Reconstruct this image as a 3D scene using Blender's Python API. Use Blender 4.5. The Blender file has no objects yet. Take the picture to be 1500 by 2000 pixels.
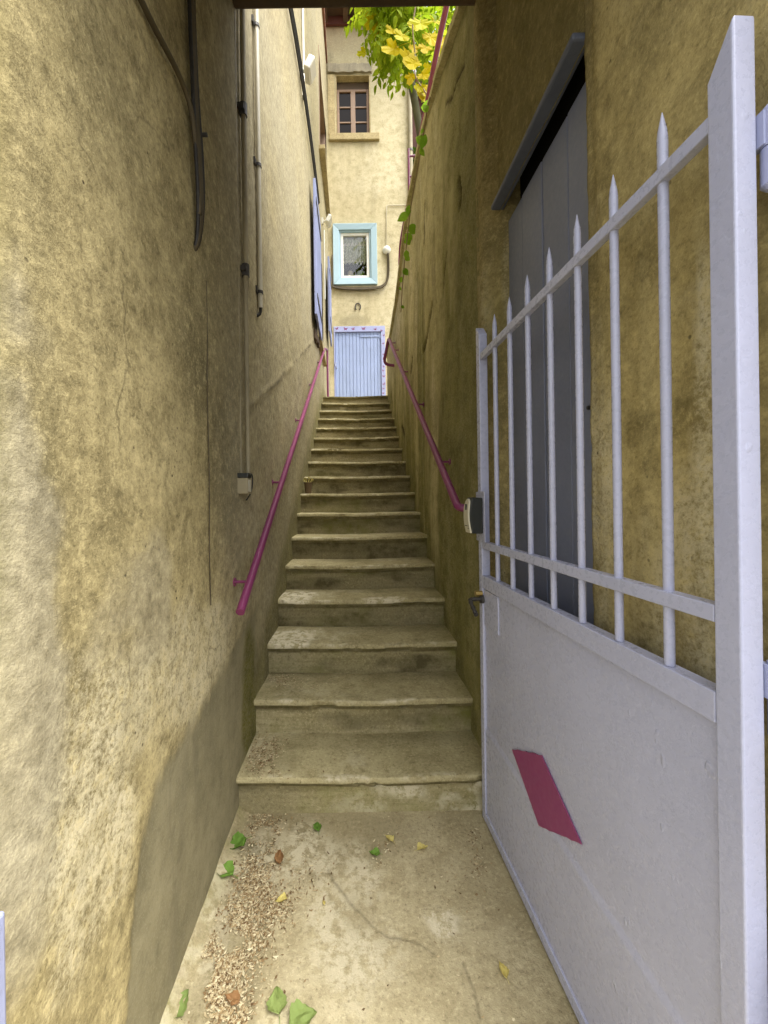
import bpy, math, random
import numpy as np
from mathutils import Vector, Matrix, Quaternion, Euler

R = math.radians
random.seed(7)
scene = bpy.context.scene
COL = scene.collection

# ------------------------------------------------------------------ camera, sky, sun, exposure
H = 1.36            # eye height
F = 750.0           # focal length in pixels of the 1500 x 2000 photograph
PX, PY = 689.0, 980.0
ROLL = R(0.8)
cam_d = bpy.data.cameras.new('camera')
cam_d.sensor_fit = 'VERTICAL'
cam_d.sensor_height = 36.0
cam_d.lens = F / 2000 * 36.0
cam_d.shift_x = (750 - PX) / 2000
cam_d.shift_y = -(1000 - PY) / 2000
cam_d.clip_start = 0.02
cam_d.clip_end = 500
cam = bpy.data.objects.new('camera', cam_d)
COL.objects.link(cam)
cam.matrix_world = Matrix.Translation((0, 0, H)) @ Matrix.Rotation(ROLL, 4, 'Y') @ Matrix.Rotation(R(90), 4, 'X')
scene.camera = cam

SUN_EL, SUN_AZ = R(66), R(128)      # azimuth clockwise from +Y (the way the camera looks)
world = bpy.data.worlds.new('World')
scene.world = world
world.use_nodes = True
wn, wl = world.node_tree.nodes, world.node_tree.links
wn.clear()
sky = wn.new('ShaderNodeTexSky')
sky.sky_type = 'NISHITA'
sky.sun_disc = False
sky.sun_elevation = SUN_EL
sky.sun_rotation = SUN_AZ
sky.air_density = 1.0
sky.dust_density = 4.0
sky.ozone_density = 0.6
hs = wn.new('ShaderNodeHueSaturation')          # thin overcast: the blue is greyed by cloud
hs.inputs['Saturation'].default_value = 0.16
bg = wn.new('ShaderNodeBackground')
bg.inputs['Strength'].default_value = 0.15
wo = wn.new('ShaderNodeOutputWorld')
wl.new(sky.outputs[0], hs.inputs['Color'])
wl.new(hs.outputs[0], bg.inputs['Color'])
wl.new(bg.outputs[0], wo.inputs['Surface'])

sd = bpy.data.lights.new('sun', 'SUN')
sd.energy = 1.5
sd.angle = R(40)
sd.color = (1.0, 0.95, 0.86)
sun = bpy.data.objects.new('sun', sd)
COL.objects.link(sun)
sun_dir = Vector((math.sin(SUN_AZ) * math.cos(SUN_EL), math.cos(SUN_AZ) * math.cos(SUN_EL), math.sin(SUN_EL)))
sun.rotation_euler = sun_dir.to_track_quat('Z', 'Y').to_euler()
sun.location = sun_dir * 30

vs_ = scene.view_settings
vs_.view_transform = 'Standard'
vs_.look = 'None'
vs_.gamma = 1.0
vs_.use_curve_mapping = False
vs_.exposure = 1.74
scene.render.engine = 'CYCLES'
scene.cycles.use_denoising = True
scene.cycles.denoising_prefilter = 'NONE'
scene.cycles.use_adaptive_sampling = True
scene.cycles.adaptive_threshold = 0.02
scene.cycles.max_bounces = 7
scene.cycles.diffuse_bounces = 5
scene.cycles.glossy_bounces = 2
scene.cycles.sample_clamp_indirect = 6.0

# ------------------------------------------------------------------ where a pixel of the photograph lies at a known depth
CR, SR = math.cos(ROLL), math.sin(ROLL)
def ray(u, v):
    dx, dy = u - PX, PY - v
    return (CR * dx + SR * dy) / F, (-SR * dx + CR * dy) / F
def at(u, v, y):
    a, b = ray(u, v)
    return Vector((a * y, y, H + b * y))
def atx(u, v, x):
    a, b = ray(u, v)
    y = x / a
    return Vector((x, y, H + b * y))
def atz(u, v, z):
    a, b = ray(u, v)
    y = (z - H) / b
    return Vector((a * y, y, z))

# ------------------------------------------------------------------ numpy noise
def _h(ix, iy, seed):
    n = np.sin(ix * 127.1 + iy * 311.7 + seed * 74.7) * 43758.5453
    return n - np.floor(n)
def vnoise(x, y, seed=0):
    x = np.asarray(x, float); y = np.asarray(y, float)
    ix, iy = np.floor(x), np.floor(y)
    fx, fy = x - ix, y - iy
    fx = fx * fx * (3 - 2 * fx); fy = fy * fy * (3 - 2 * fy)
    a = _h(ix, iy, seed); b = _h(ix + 1, iy, seed)
    c = _h(ix, iy + 1, seed); d = _h(ix + 1, iy + 1, seed)
    return (a * (1 - fx) + b * fx) * (1 - fy) + (c * (1 - fx) + d * fx) * fy
def fbm(x, y, seed=0, octv=4):
    s = 0; amp = 0.5; tot = 0
    for o in range(octv):
        s = s + amp * vnoise(x * 2 ** o, y * 2 ** o, seed + o * 13)
        tot += amp; amp *= 0.55
    return s / tot
def sstep(a, b, x):
    t = np.clip((np.asarray(x, float) - a) / (b - a), 0, 1)
    return t * t * (3 - 2 * t)
def blob(y, z, cy, cz, ry, rz, seed=0, rag=0.5, fr=4.0):
    d = np.sqrt(((y - cy) / ry) ** 2 + ((z - cz) / rz) ** 2)
    d = d + rag * (fbm(y * fr / 1.0, z * fr / 1.0, seed) - 0.5) * 2
    return 1 - sstep(0.55, 1.05, d)
def seg_dist(y, z, pts):
    best = np.full(np.shape(y), 1e9)
    for (a, b) in zip(pts[:-1], pts[1:]):
        ay, az = a; by, bz = b
        vy, vz = by - ay, bz - az
        t = np.clip(((y - ay) * vy + (z - az) * vz) / (vy * vy + vz * vz + 1e-12), 0, 1)
        best = np.minimum(best, np.hypot(y - ay - t * vy, z - az - t * vz))
    return best

# ------------------------------------------------------------------ object helpers
def link(o):
    COL.objects.link(o); return o
def tag(o, label=None, cat=None, group=None, kind=None):
    if label: o['label'] = label
    if cat: o['category'] = cat
    if group: o['group'] = group
    if kind: o['kind'] = kind
    return o
def thing(name, label, cat, loc=(0, 0, 0), rotz=0.0, group=None):
    o = link(bpy.data.objects.new(name, None))
    o.empty_display_size = 0.1
    o.location = loc
    o.rotation_euler = (0, 0, rotz)
    return tag(o, label, cat, group)
def child(o, parent):
    """parent a part that was modelled in world coordinates (parents are never rotated here unless local parts are used)"""
    if parent is None: return o
    o.parent = parent
    if not parent.get('localparts'):
        w = Vector((0, 0, 0)); p = parent
        while p is not None:
            w += p.location; p = p.parent
        o.location = o.location - w
    return o
def local_thing(*a, **k):
    o = thing(*a, **k); o['localparts'] = 1; return o

class MB:
    def __init__(s): s.v = []; s.f = []
    def quad(s, a, b, c, d):
        n = len(s.v); s.v += [tuple(a), tuple(b), tuple(c), tuple(d)]; s.f.append((n, n + 1, n + 2, n + 3)); return s
    def box(s, lo, hi, rot=None, piv=None):
        n = len(s.v)
        (x0, y0, z0), (x1, y1, z1) = lo, hi
        pts = [(x0, y0, z0), (x1, y0, z0), (x1, y1, z0), (x0, y1, z0), (x0, y0, z1), (x1, y0, z1), (x1, y1, z1), (x0, y1, z1)]
        if rot is not None:
            pv = Vector(piv) if piv is not None else (Vector(lo) + Vector(hi)) / 2
            pts = [tuple(rot @ (Vector(p) - pv) + pv) for p in pts]
        s.v += pts
        for f in ((3, 2, 1, 0), (4, 5, 6, 7), (0, 1, 5, 4), (1, 2, 6, 5), (2, 3, 7, 6), (3, 0, 4, 7)):
            s.f.append(tuple(n + i for i in f))
        return s
    def prism(s, poly, d):
        """closed polygon (3-D points) extruded by the vector d"""
        n = len(s.v); k = len(poly); d = Vector(d)
        s.v += [tuple(p) for p in poly] + [tuple(Vector(p) + d) for p in poly]
        s.f.append(tuple(n + i for i in range(k))[::-1])
        s.f.append(tuple(n + k + i for i in range(k)))
        for i in range(k):
            j = (i + 1) % k
            s.f.append((n + i, n + j, n + k + j, n + k + i))
        return s
    def tube(s, pts, r, n=8, caps=True):
        pts = [Vector(p) for p in pts]
        rr = r if isinstance(r, (list, tuple)) else [r] * len(pts)
        t0 = (pts[1] - pts[0]).normalized()
        up = Vector((0, 0, 1)) if abs(t0.z) < 0.9 else Vector((1, 0, 0))
        nx = t0.cross(up).normalized()
        base = len(s.v); prev = t0
        for i, p in enumerate(pts):
            if i == 0: t = t0
            elif i == len(pts) - 1: t = (pts[i] - pts[i - 1]).normalized()
            else: t = ((pts[i + 1] - p).normalized() + (p - pts[i - 1]).normalized()).normalized()
            q = prev.rotation_difference(t); nx = (q @ nx).normalized(); prev = t
            ny = t.cross(nx).normalized()
            for k in range(n):
                a = 2 * math.pi * k / n
                s.v.append(tuple(p + (nx * math.cos(a) + ny * math.sin(a)) * rr[i]))
        for i in range(len(pts) - 1):
            for k in range(n):
                a = base + i * n + k; b = base + i * n + (k + 1) % n
                s.f.append((a, b, b + n, a + n))
        if caps:
            s.f.append(tuple(base + k for k in range(n))[::-1])
            e = base + (len(pts) - 1) * n
            s.f.append(tuple(e + k for k in range(n)))
        return s
    def mesh(s, name):
        m = bpy.data.meshes.new(name)
        m.from_pydata(s.v, [], s.f); m.update()
        return m
    def build(s, name, mat, parent=None, smooth=False, bevel=0.0, segs=2, loc=None):
        m = s.mesh(name)
        if mat: m.materials.append(mat)
        o = link(bpy.data.objects.new(name, m))
        if loc: o.location = loc
        if smooth:
            m.polygons.foreach_set('use_smooth', [True] * len(m.polygons))
            if smooth == 'auto':
                m.set_sharp_from_angle(angle=R(40))
        if bevel:
            b = o.modifiers.new('bevel', 'BEVEL'); b.width = bevel; b.segments = segs
            b.limit_method = 'ANGLE'; b.angle_limit = R(35); b.harden_normals = False
        return child(o, parent)

def smooth_path(pts, n=6):
    pts = [Vector(p) for p in pts]
    out = []
    for i in range(len(pts) - 1):
        p0 = pts[max(i - 1, 0)]; p1 = pts[i]; p2 = pts[i + 1]; p3 = pts[min(i + 2, len(pts) - 1)]
        for k in range(n):
            t = k / n
            out.append(0.5 * ((2 * p1) + (p2 - p0) * t + (2 * p0 - 5 * p1 + 4 * p2 - p3) * t * t + (3 * p1 - p0 - 3 * p2 + p3) * t ** 3))
    out.append(pts[-1]); return out
def round_path(pts, rad, n=5):
    """polyline with rounded corners"""
    pts = [Vector(p) for p in pts]; out = [pts[0]]
    for i in range(1, len(pts) - 1):
        a = (pts[i - 1] - pts[i]); b = (pts[i + 1] - pts[i])
        ra = min(rad, a.length * 0.45, b.length * 0.45)
        pa = pts[i] + a.normalized() * ra; pb = pts[i] + b.normalized() * ra
        for k in range(n + 1):
            t = k / n
            out.append(pa * (1 - t) ** 2 + pts[i] * 2 * t * (1 - t) + pb * t * t)
    out.append(pts[-1]); return out

def sheet(name, P, keep, attrs, mat, parent=None):
    """P: array (nu, nv, 3) of points; keep: (nu-1, nv-1) bool; attrs: {name: (nu, nv)}"""
    nu, nv = P.shape[:2]
    idx = np.arange(nu * nv).reshape(nu, nv)
    q = np.stack([idx[:-1, :-1], idx[1:, :-1], idx[1:, 1:], idx[:-1, 1:]], -1)
    q = q[keep] if keep is not None else q.reshape(-1, 4)
    m = bpy.data.meshes.new(name)
    m.vertices.add(nu * nv)
    m.vertices.foreach_set('co', P.reshape(-1).astype(np.float32))
    m.loops.add(q.size)
    m.loops.foreach_set('vertex_index', q.reshape(-1).astype(np.int32))
    m.polygons.add(len(q))
    m.polygons.foreach_set('loop_start', np.arange(0, q.size, 4, dtype=np.int32))
    m.polygons.foreach_set('loop_total', np.full(len(q), 4, dtype=np.int32))
    m.polygons.foreach_set('use_smooth', np.ones(len(q), dtype=bool))
    m.update(); m.validate()
    for k, a in attrs.items():
        at_ = m.attributes.new(k, 'FLOAT', 'POINT')
        at_.data.foreach_set('value', np.asarray(a, np.float32).reshape(-1))
    m.materials.append(mat)
    o = link(bpy.data.objects.new(name, m))
    return child(o, parent)

# ------------------------------------------------------------------ materials
class NT:
    def __init__(s, name):
        s.m = bpy.data.materials.new(name); s.m.use_nodes = True
        s.n = s.m.node_tree.nodes; s.l = s.m.node_tree.links
        s.n.clear()
        s.out = s.n.new('ShaderNodeOutputMaterial')
        s.b = s.n.new('ShaderNodeBsdfPrincipled')
        s.l.new(s.b.outputs[0], s.out.inputs['Surface'])
        s.tc = s.n.new('ShaderNodeTexCoord')
    def put(s, sock, val):
        if hasattr(val, 'is_linked') or isinstance(val, bpy.types.NodeSocket): s.l.new(val, sock)
        else:
            if isinstance(val, (tuple, list)) and len(val) == 3 and sock.type == 'RGBA': val = (*val, 1)
            sock.default_value = val
    def vec(s, scale=(1, 1, 1), loc=(0, 0, 0), src='Object'):
        mp = s.n.new('ShaderNodeMapping')
        s.l.new(s.tc.outputs[src], mp.inputs['Vector'])
        mp.inputs['Scale'].default_value = scale; mp.inputs['Location'].default_value = loc
        return mp.outputs[0]
    def noise(s, scale, detail=4, rough=0.55, vec=None, dist=0.0):
        t = s.n.new('ShaderNodeTexNoise')
        s.l.new(vec if vec is not None else s.tc.outputs['Object'], t.inputs['Vector'])
        t.inputs['Scale'].default_value = scale; t.inputs['Detail'].default_value = detail
        t.inputs['Roughness'].default_value = rough; t.inputs['Distortion'].default_value = dist
        return t.outputs['Fac']
    def voro(s, scale, vec=None, feature='F1', rnd=1.0):
        t = s.n.new('ShaderNodeTexVoronoi'); t.feature = feature
        s.l.new(vec if vec is not None else s.tc.outputs['Object'], t.inputs['Vector'])
        t.inputs['Scale'].default_value = scale
        if 'Randomness' in t.inputs: t.inputs['Randomness'].default_value = rnd
        return t.outputs['Distance']
    def ramp(s, fac, stops):
        r = s.n.new('ShaderNodeValToRGB'); s.l.new(fac, r.inputs[0])
        el = r.color_ramp.elements
        while len(el) < len(stops): el.new(0.5)
        for e, (p, c) in zip(el, stops):
            e.position = p
            e.color = (c, c, c, 1) if not isinstance(c, (tuple, list)) else (*c, 1)
        return r.outputs[0]
    def mix(s, fac, a, b, mode='MIX'):
        x = s.n.new('ShaderNodeMix'); x.data_type = 'RGBA'; x.blend_type = mode
        s.put(x.inputs[0], fac); s.put(x.inputs[6], a); s.put(x.inputs[7], b)
        return x.outputs[2]
    def math(s, op, a, b=0.0, clamp=False):
        x = s.n.new('ShaderNodeMath'); x.operation = op; x.use_clamp = clamp
        s.put(x.inputs[0], a); s.put(x.inputs[1], b)
        return x.outputs[0]
    def attr(s, name):
        a = s.n.new('ShaderNodeAttribute'); a.attribute_name = name
        return a.outputs['Fac']
    def rnd(s):
        o = s.n.new('ShaderNodeObjectInfo'); return o.outputs['Random']
    def bump(s, h, strength=0.5, dist=0.01, prev=None):
        b = s.n.new('ShaderNodeBump'); s.l.new(h, b.inputs['Height'])
        b.inputs['Strength'].default_value = strength; b.inputs['Distance'].default_value = dist
        if prev is not None: s.l.new(prev, b.inputs['Normal'])
        return b.outputs[0]
    def fin(s, col, rough=0.8, normal=None, metal=0.0, spec=0.5, **k):
        s.put(s.b.inputs['Base Color'], col); s.put(s.b.inputs['Roughness'], rough)
        s.b.inputs['Metallic'].default_value = metal
        s.b.inputs['Specular IOR Level'].default_value = spec
        if normal is not None: s.l.new(normal, s.b.inputs['Normal'])
        for kk, vv in k.items(): s.put(s.b.inputs[kk.replace('_', ' ')], vv)
        return s.m

def plaster(name, light, mid, dark, rough_amt=1.0, streak=0.5, moss_col=(0.155, 0.145, 0.028), spk=1.0, cracks=0.7):
    t = NT(name)
    big = t.noise(1.3, 3, 0.6)
    med = t.noise(7.0, 4, 0.68)
    fine = t.noise(100.0, 3, 0.8)
    grit = t.noise(210.0, 1, 0.6)
    st = t.noise(1.0, 4, 0.72, t.vec((6, 6, 0.6)), 1.0)
    c = t.mix(t.ramp(big, [(0.3, 0.0), (0.72, 1.0)]), mid, light)
    c = t.mix(t.ramp(med, [(0.34, 0.8), (0.55, 0.0)]), c, dark)
    c = t.mix(t.math('MULTIPLY', t.ramp(st, [(0.44, 0.0), (0.64, 1.0)]), streak), c, dark)
    c = t.mix(t.math('MULTIPLY', t.ramp(st, [(0.30, 1.0), (0.42, 0.0)]), streak * 0.6), c, light)
    # masks kept on the mesh: stains, moss, the smooth grey repair, lime bloom and painted-in light, deep gashes
    brk = t.ramp(med, [(0.30, 0.35), (0.62, 1.0)])
    c = t.mix(t.math('MULTIPLY', t.attr('dirt_shade'), brk), c, (0.125, 0.108, 0.055))
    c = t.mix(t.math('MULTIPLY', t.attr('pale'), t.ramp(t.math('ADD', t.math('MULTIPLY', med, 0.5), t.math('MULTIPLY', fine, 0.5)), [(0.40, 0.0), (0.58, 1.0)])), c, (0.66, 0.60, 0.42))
    # sand grains: light and dark clumps, fine specks, and small blown pits
    clump = t.noise(30.0, 5, 0.78)
    c = t.mix(t.math('MULTIPLY', t.ramp(clump, [(0.52, 0.0), (0.66, 1.0)]), 0.50 * spk), c, tuple(min(.8, x * 1.22) for x in light))
    c = t.mix(t.math('MULTIPLY', t.ramp(clump, [(0.34, 1.0), (0.47, 0.0)]), 0.55 * spk), c, tuple(x * 0.62 for x in dark))
    c = t.mix(t.math('MULTIPLY', t.ramp(fine, [(0.54, 0.0), (0.70, 1.0)]), 0.40 * spk), c, tuple(min(.8, x * 1.3) for x in light))
    c = t.mix(t.math('MULTIPLY', t.ramp(fine, [(0.32, 1.0), (0.46, 0.0)]), 0.45 * spk), c, tuple(x * 0.55 for x in dark))
    pit = t.math('MULTIPLY', t.ramp(t.voro(22.0), [(0.055, 1.0), (0.11, 0.0)]), t.ramp(med, [(0.5, 0.0), (0.56, 1.0)]))
    c = t.mix(t.math('MULTIPLY', pit, 0.8 * spk), c, (0.07, 0.055, 0.03))
    cn = t.n.new('ShaderNodeTexNoise'); t.l.new(t.tc.outputs['Object'], cn.inputs['Vector']); cn.inputs['Scale'].default_value = 4.0; cn.inputs['Detail'].default_value = 3
    va = t.n.new('ShaderNodeVectorMath'); va.operation = 'MULTIPLY_ADD'; t.l.new(cn.outputs['Color'], va.inputs[0]); va.inputs[1].default_value = (0.5, 0.5, 0.5); t.l.new(t.vec((1.3, 1.3, 0.8)), va.inputs[2])
    crk = t.math('MULTIPLY', t.ramp(t.voro(1.0, va.outputs[0], 'DISTANCE_TO_EDGE'), [(0.0015, 1.0), (0.006, 0.0)]), t.ramp(big, [(0.50, 0.0), (0.58, 1.0)]))
    c = t.mix(t.math('MULTIPLY', crk, cracks), c, (0.06, 0.048, 0.026))
    patchc = t.mix(t.ramp(med, [(0.3, 0.0), (0.7, 1.0)]), (0.195, 0.172, 0.098), (0.315, 0.278, 0.165))
    patchc = t.mix(t.math('MULTIPLY', t.ramp(grit, [(0.5, 0.0), (0.75, 1.0)]), 0.35), patchc, (0.40, 0.36, 0.25))
    patchc = t.mix(t.math('MULTIPLY', t.ramp(st, [(0.5, 0.0), (0.7, 1.0)]), 0.45), patchc, (0.17, 0.15, 0.095))
    patchc = t.mix(t.math('MULTIPLY', t.ramp(clump, [(0.36, 1.0), (0.48, 0.0)]), 0.3), patchc, (0.13, 0.115, 0.07))
    pm = t.attr('patch')
    c = t.mix(t.attr('grey'), c, t.mix(t.ramp(clump, [(0.35, 0.0), (0.65, 1.0)]), (0.26, 0.23, 0.15), (0.47, 0.42, 0.29)))
    c = t.mix(pm, c, patchc)
    mossc = t.mix(t.ramp(med, [(0.35, 0.0), (0.65, 1.0)]), tuple(x * 0.55 for x in moss_col), moss_col)
    c = t.mix(t.math('MULTIPLY', t.attr('moss'), t.ramp(fine, [(0.3, 0.25), (0.6, 1.0)])), c, mossc)
    c = t.mix(t.attr('gash'), c, (0.045, 0.032, 0.016))
    # relief: sandy grains, softened where the repair is trowelled smooth
    hgt = t.math('ADD', t.math('MULTIPLY', fine, 0.7), t.math('ADD', t.math('MULTIPLY', med, 0.6), t.math('MULTIPLY', clump, 0.9)))
    hgt = t.math('SUBTRACT', hgt, t.math('MULTIPLY', pit, 0.6))
    hgt = t.math('MULTIPLY', hgt, t.math('SUBTRACT', 1.0, t.math('MULTIPLY', pm, 0.75)))
    hgt = t.math('ADD', hgt, t.math('MULTIPLY', grit, 0.30))
    return t.fin(c, 0.93, t.bump(hgt, 0.30 * rough_amt, 0.010), spec=0.15)

M = {}
M['plaster_left'] = plaster('roughcast plaster', (0.52, 0.435, 0.225), (0.395, 0.325, 0.155), (0.245, 0.200, 0.095), 1.0, 0.35, spk=1.2, cracks=0.5)
M['plaster_right'] = plaster('mossy plaster', (0.56, 0.50, 0.285), (0.45, 0.40, 0.205), (0.28, 0.25, 0.11), 0.6, 0.45, moss_col=(0.19, 0.18, 0.042), spk=0.8, cracks=0.5)
M['plaster_arch'] = plaster('ochre plaster', (0.51, 0.415, 0.185), (0.385, 0.308, 0.125), (0.235, 0.188, 0.075), 0.8, 0.4, spk=0.9, cracks=0.0)
M['plaster_back'] = plaster('sand plaster', (0.60, 0.53, 0.34), (0.49, 0.425, 0.255), (0.37, 0.315, 0.18), 0.35, 0.25, spk=0.5, cracks=0.3)

def concrete(name, light, mid, dark, riser=False):
    t = NT(name)
    big = t.noise(1.8, 3, 0.6); med = t.noise(9, 5, 0.7); fine = t.noise(80, 3, 0.75); grit = t.noise(240, 1, 0.6)
    c = t.mix(t.ramp(big, [(0.32, 0.0), (0.68, 1.0)]), mid, light)
    c = t.mix(t.math('MULTIPLY', t.ramp(med, [(0.36, 1.0), (0.56, 0.0)]), 0.65), c, dark)
    sv = t.vec((2.5, 2.5, 40))
    c = t.mix(t.math('MULTIPLY', t.ramp(t.noise(1.0, 4, 0.7, sv), [(0.48, 0.0), (0.66, 1.0)]), 0.5), c, dark)
    c = t.mix(t.math('MULTIPLY', t.ramp(fine, [(0.54, 0.0), (0.68, 1.0)]), 0.55), c, tuple(min(.75, x * 1.25) for x in light))
    c = t.mix(t.math('MULTIPLY', t.ramp(fine, [(0.30, 1.0), (0.44, 0.0)]), 0.65), c, tuple(x * 0.55 for x in dark))
    clump = t.noise(34, 4, 0.75)
    c = t.mix(t.math('MULTIPLY', t.ramp(clump, [(0.34, 1.0), (0.47, 0.0)]), 0.45), c, tuple(x * 0.7 for x in dark))
    c = t.mix(t.math('MULTIPLY', t.attr('dirt_shade'), t.ramp(med, [(0.28, 0.4), (0.6, 1.0)])), c, (0.085, 0.070, 0.028))
    c = t.mix(t.math('MULTIPLY', t.attr('moss'), t.ramp(med, [(0.35, 0.0), (0.6, 1.0)])), c, (0.17, 0.165, 0.035))
    c = t.mix(t.math('MULTIPLY', t.attr('pale'), t.ramp(t.noise(24, 4, 0.75), [(0.42, 0.0), (0.54, 1.0)])), c, (0.66, 0.60, 0.43))
    c = t.mix(t.attr('gash'), c, (0.07, 0.055, 0.03))
    h = t.math('ADD', t.math('MULTIPLY', med, 1.2), t.math('ADD', t.math('MULTIPLY', fine, 0.8), t.math('MULTIPLY', grit, 0.3)))
    return t.fin(c, 0.88, t.bump(h, 0.4, 0.008), spec=0.25)
M['floor'] = concrete('worn concrete floor', (0.49, 0.425, 0.265), (0.41, 0.35, 0.205), (0.30, 0.248, 0.135))
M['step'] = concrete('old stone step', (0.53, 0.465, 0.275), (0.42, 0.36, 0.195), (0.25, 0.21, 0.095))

def paint(name, col, dark=0.8, bump=0.25, rough=0.45, drips=True, chip=0.0, spec=0.5):
    t = NT(name)
    n1 = t.noise(3.0, 4, 0.6); n2 = t.noise(60.0, 4, 0.6); n3 = t.noise(34.0, 2, 0.5, t.vec((1.0, 1.0, 0.6)))
    c = t.mix(t.ramp(n1, [(0.3, 0.0), (0.7, 1.0)]), tuple(x * dark for x in col), col)
    c = t.mix(t.math('MULTIPLY', t.ramp(n2, [(0.66, 0.0), (0.74, 1.0)]), 0.35), c, tuple(min(1, x * 1.25) for x in col))
    if chip:
        c = t.mix(t.math('MULTIPLY', t.ramp(t.noise(38, 5, 0.7), [(0.70, 0.0), (0.73, 1.0)]), chip), c, (0.12, 0.07, 0.04))
    h = t.math('ADD', t.math('MULTIPLY', n2, 0.6), t.math('MULTIPLY', t.ramp(n3, [(0.70, 0.0), (0.76, 1.0)]), 0.6))
    r = t.ramp(n2, [(0.3, rough - 0.08), (0.7, rough + 0.12)])
    return t.fin(c, r, t.bump(h, bump, 0.004), spec=spec)
M['gate'] = paint('lavender grey gloss paint', (0.455, 0.475, 0.63), 0.90, 0.40, 0.28, chip=0.08)
M['gate_blue'] = paint('old lavender blue paint', (0.36, 0.39, 0.58), 0.85, 0.35, 0.40)
M['magenta'] = paint('magenta paint', (0.225, 0.038, 0.120), 0.75, 0.3, 0.36, chip=0.45)
M['magenta_flat'] = paint('flat magenta paint', (0.255, 0.044, 0.145), 0.95, 0.05, 0.5)
M['rail_far'] = paint('weathered plum paint', (0.22, 0.03, 0.085), 0.8, 0.15, 0.4)
M['grey_door'] = paint('grey blue door paint', (0.19, 0.21, 0.29), 0.8, 0.3, 0.5, chip=0.3)
M['door_head'] = paint('shaded door head paint', (0.11, 0.125, 0.17), 0.75, 0.4, 0.6, chip=0.4)  # door paint darkened, the ceiling's shade put into the colour
M['blue_door'] = paint('pale blue door paint', (0.33, 0.41, 0.64), 0.85, 0.2, 0.55)
M['frame_blue'] = paint('pale lilac frame paint', (0.37, 0.40, 0.64), 0.88, 0.2, 0.55)
M['shutter'] = paint('weathered blue shutter paint', (0.27, 0.31, 0.52), 0.75, 0.3, 0.65, chip=0.5)
M['turquoise'] = paint('sky blue window paint', (0.35, 0.50, 0.58), 0.92, 0.1, 0.5)
M['white'] = paint('white plastic', (0.78, 0.77, 0.70), 0.93, 0.06, 0.4)
M['cream'] = paint('aged cream plastic', (0.62, 0.58, 0.44), 0.85, 0.1, 0.5)
M['pipe_old'] = paint('overpainted pipe', (0.36, 0.31, 0.19), 0.6, 0.3, 0.65, chip=0.4)
M['pipe_white'] = paint('off white conduit', (0.60, 0.56, 0.44), 0.8, 0.15, 0.5)
M['brown_wood'] = paint('faded brown window paint', (0.29, 0.185, 0.115), 0.75, 0.25, 0.6)
M['lintel_wood'] = paint('weathered grey timber', (0.30, 0.26, 0.17), 0.55, 0.7, 0.85)
M['dark_wood'] = paint('dark old timber', (0.10, 0.065, 0.035), 0.6, 0.5, 0.8)
M['black'] = paint('black rubber cable', (0.022, 0.019, 0.015), 0.7, 0.2, 0.6)
M['brown_cable'] = paint('dusty brown cable', (0.095, 0.072, 0.035), 0.6, 0.3, 0.75)
M['black_plastic'] = paint('black plastic', (0.020, 0.022, 0.018), 0.85, 0.15, 0.45)
M['iron'] = paint('dark wrought iron', (0.05, 0.045, 0.04), 0.6, 0.4, 0.5)
M['rust'] = paint('rusty iron', (0.17, 0.06, 0.03), 0.6, 0.5, 0.85)
M['stone'] = concrete('dressed sill stone', (0.50, 0.41, 0.22), (0.40, 0.32, 0.165), (0.26, 0.205, 0.10))
M['ink'] = paint('dark grey print', (0.06, 0.07, 0.06), 0.9, 0.0, 0.6)
M['clay'] = paint('dark clay', (0.14, 0.09, 0.04), 0.6, 0.4, 0.85)
def simple(name, col, rough=0.5, metal=0.0, spec=0.5):
    t = NT(name); n = t.noise(30, 3, 0.6)
    return t.fin(t.mix(t.ramp(n, [(0.3, 0.0), (0.7, 1.0)]), tuple(x * 0.82 for x in col), col), rough, None, metal, spec)
M['brass'] = simple('worn brass', (0.62, 0.45, 0.16), 0.35, 1.0)
M['interior'] = simple('dark room', (0.020, 0.017, 0.014), 0.9, 0, 0.1)
def glass():
    t = NT('window glass')
    t.fin((0.012, 0.009, 0.008), 0.12, None, 0.0, 0.12)
    return t.m
M['glass'] = glass()
def clear_glass():
    t = NT('clear window pane')
    gl = t.n.new('ShaderNodeBsdfGlossy'); gl.inputs['Roughness'].default_value = 0.03
    tr = t.n.new('ShaderNodeBsdfTransparent')
    fr = t.n.new('ShaderNodeFresnel'); fr.inputs['IOR'].default_value = 1.5
    mx = t.n.new('ShaderNodeMixShader')
    t.l.new(fr.outputs[0], mx.inputs[0]); t.l.new(tr.outputs[0], mx.inputs[1]); t.l.new(gl.outputs[0], mx.inputs[2])
    t.l.new(mx.outputs[0], t.out.inputs['Surface'])
    return t.m
M['pane'] = clear_glass()
def lace():
    t = NT('lace curtain')
    v = t.voro(28.0, t.vec((1, 1, 1)))
    zb = t.noise(40, 3, 0.6)
    c = t.mix(t.ramp(v, [(0.25, 0.0), (0.5, 1.0)]), (0.72, 0.75, 0.63), (0.42, 0.46, 0.35))
    c = t.mix(t.ramp(zb, [(0.55, 0.0), (0.65, 1.0)]), c, (0.70, 0.74, 0.62))
    return t.fin(c, 0.9, None, 0, 0.1)
M['lace'] = lace()
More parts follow.
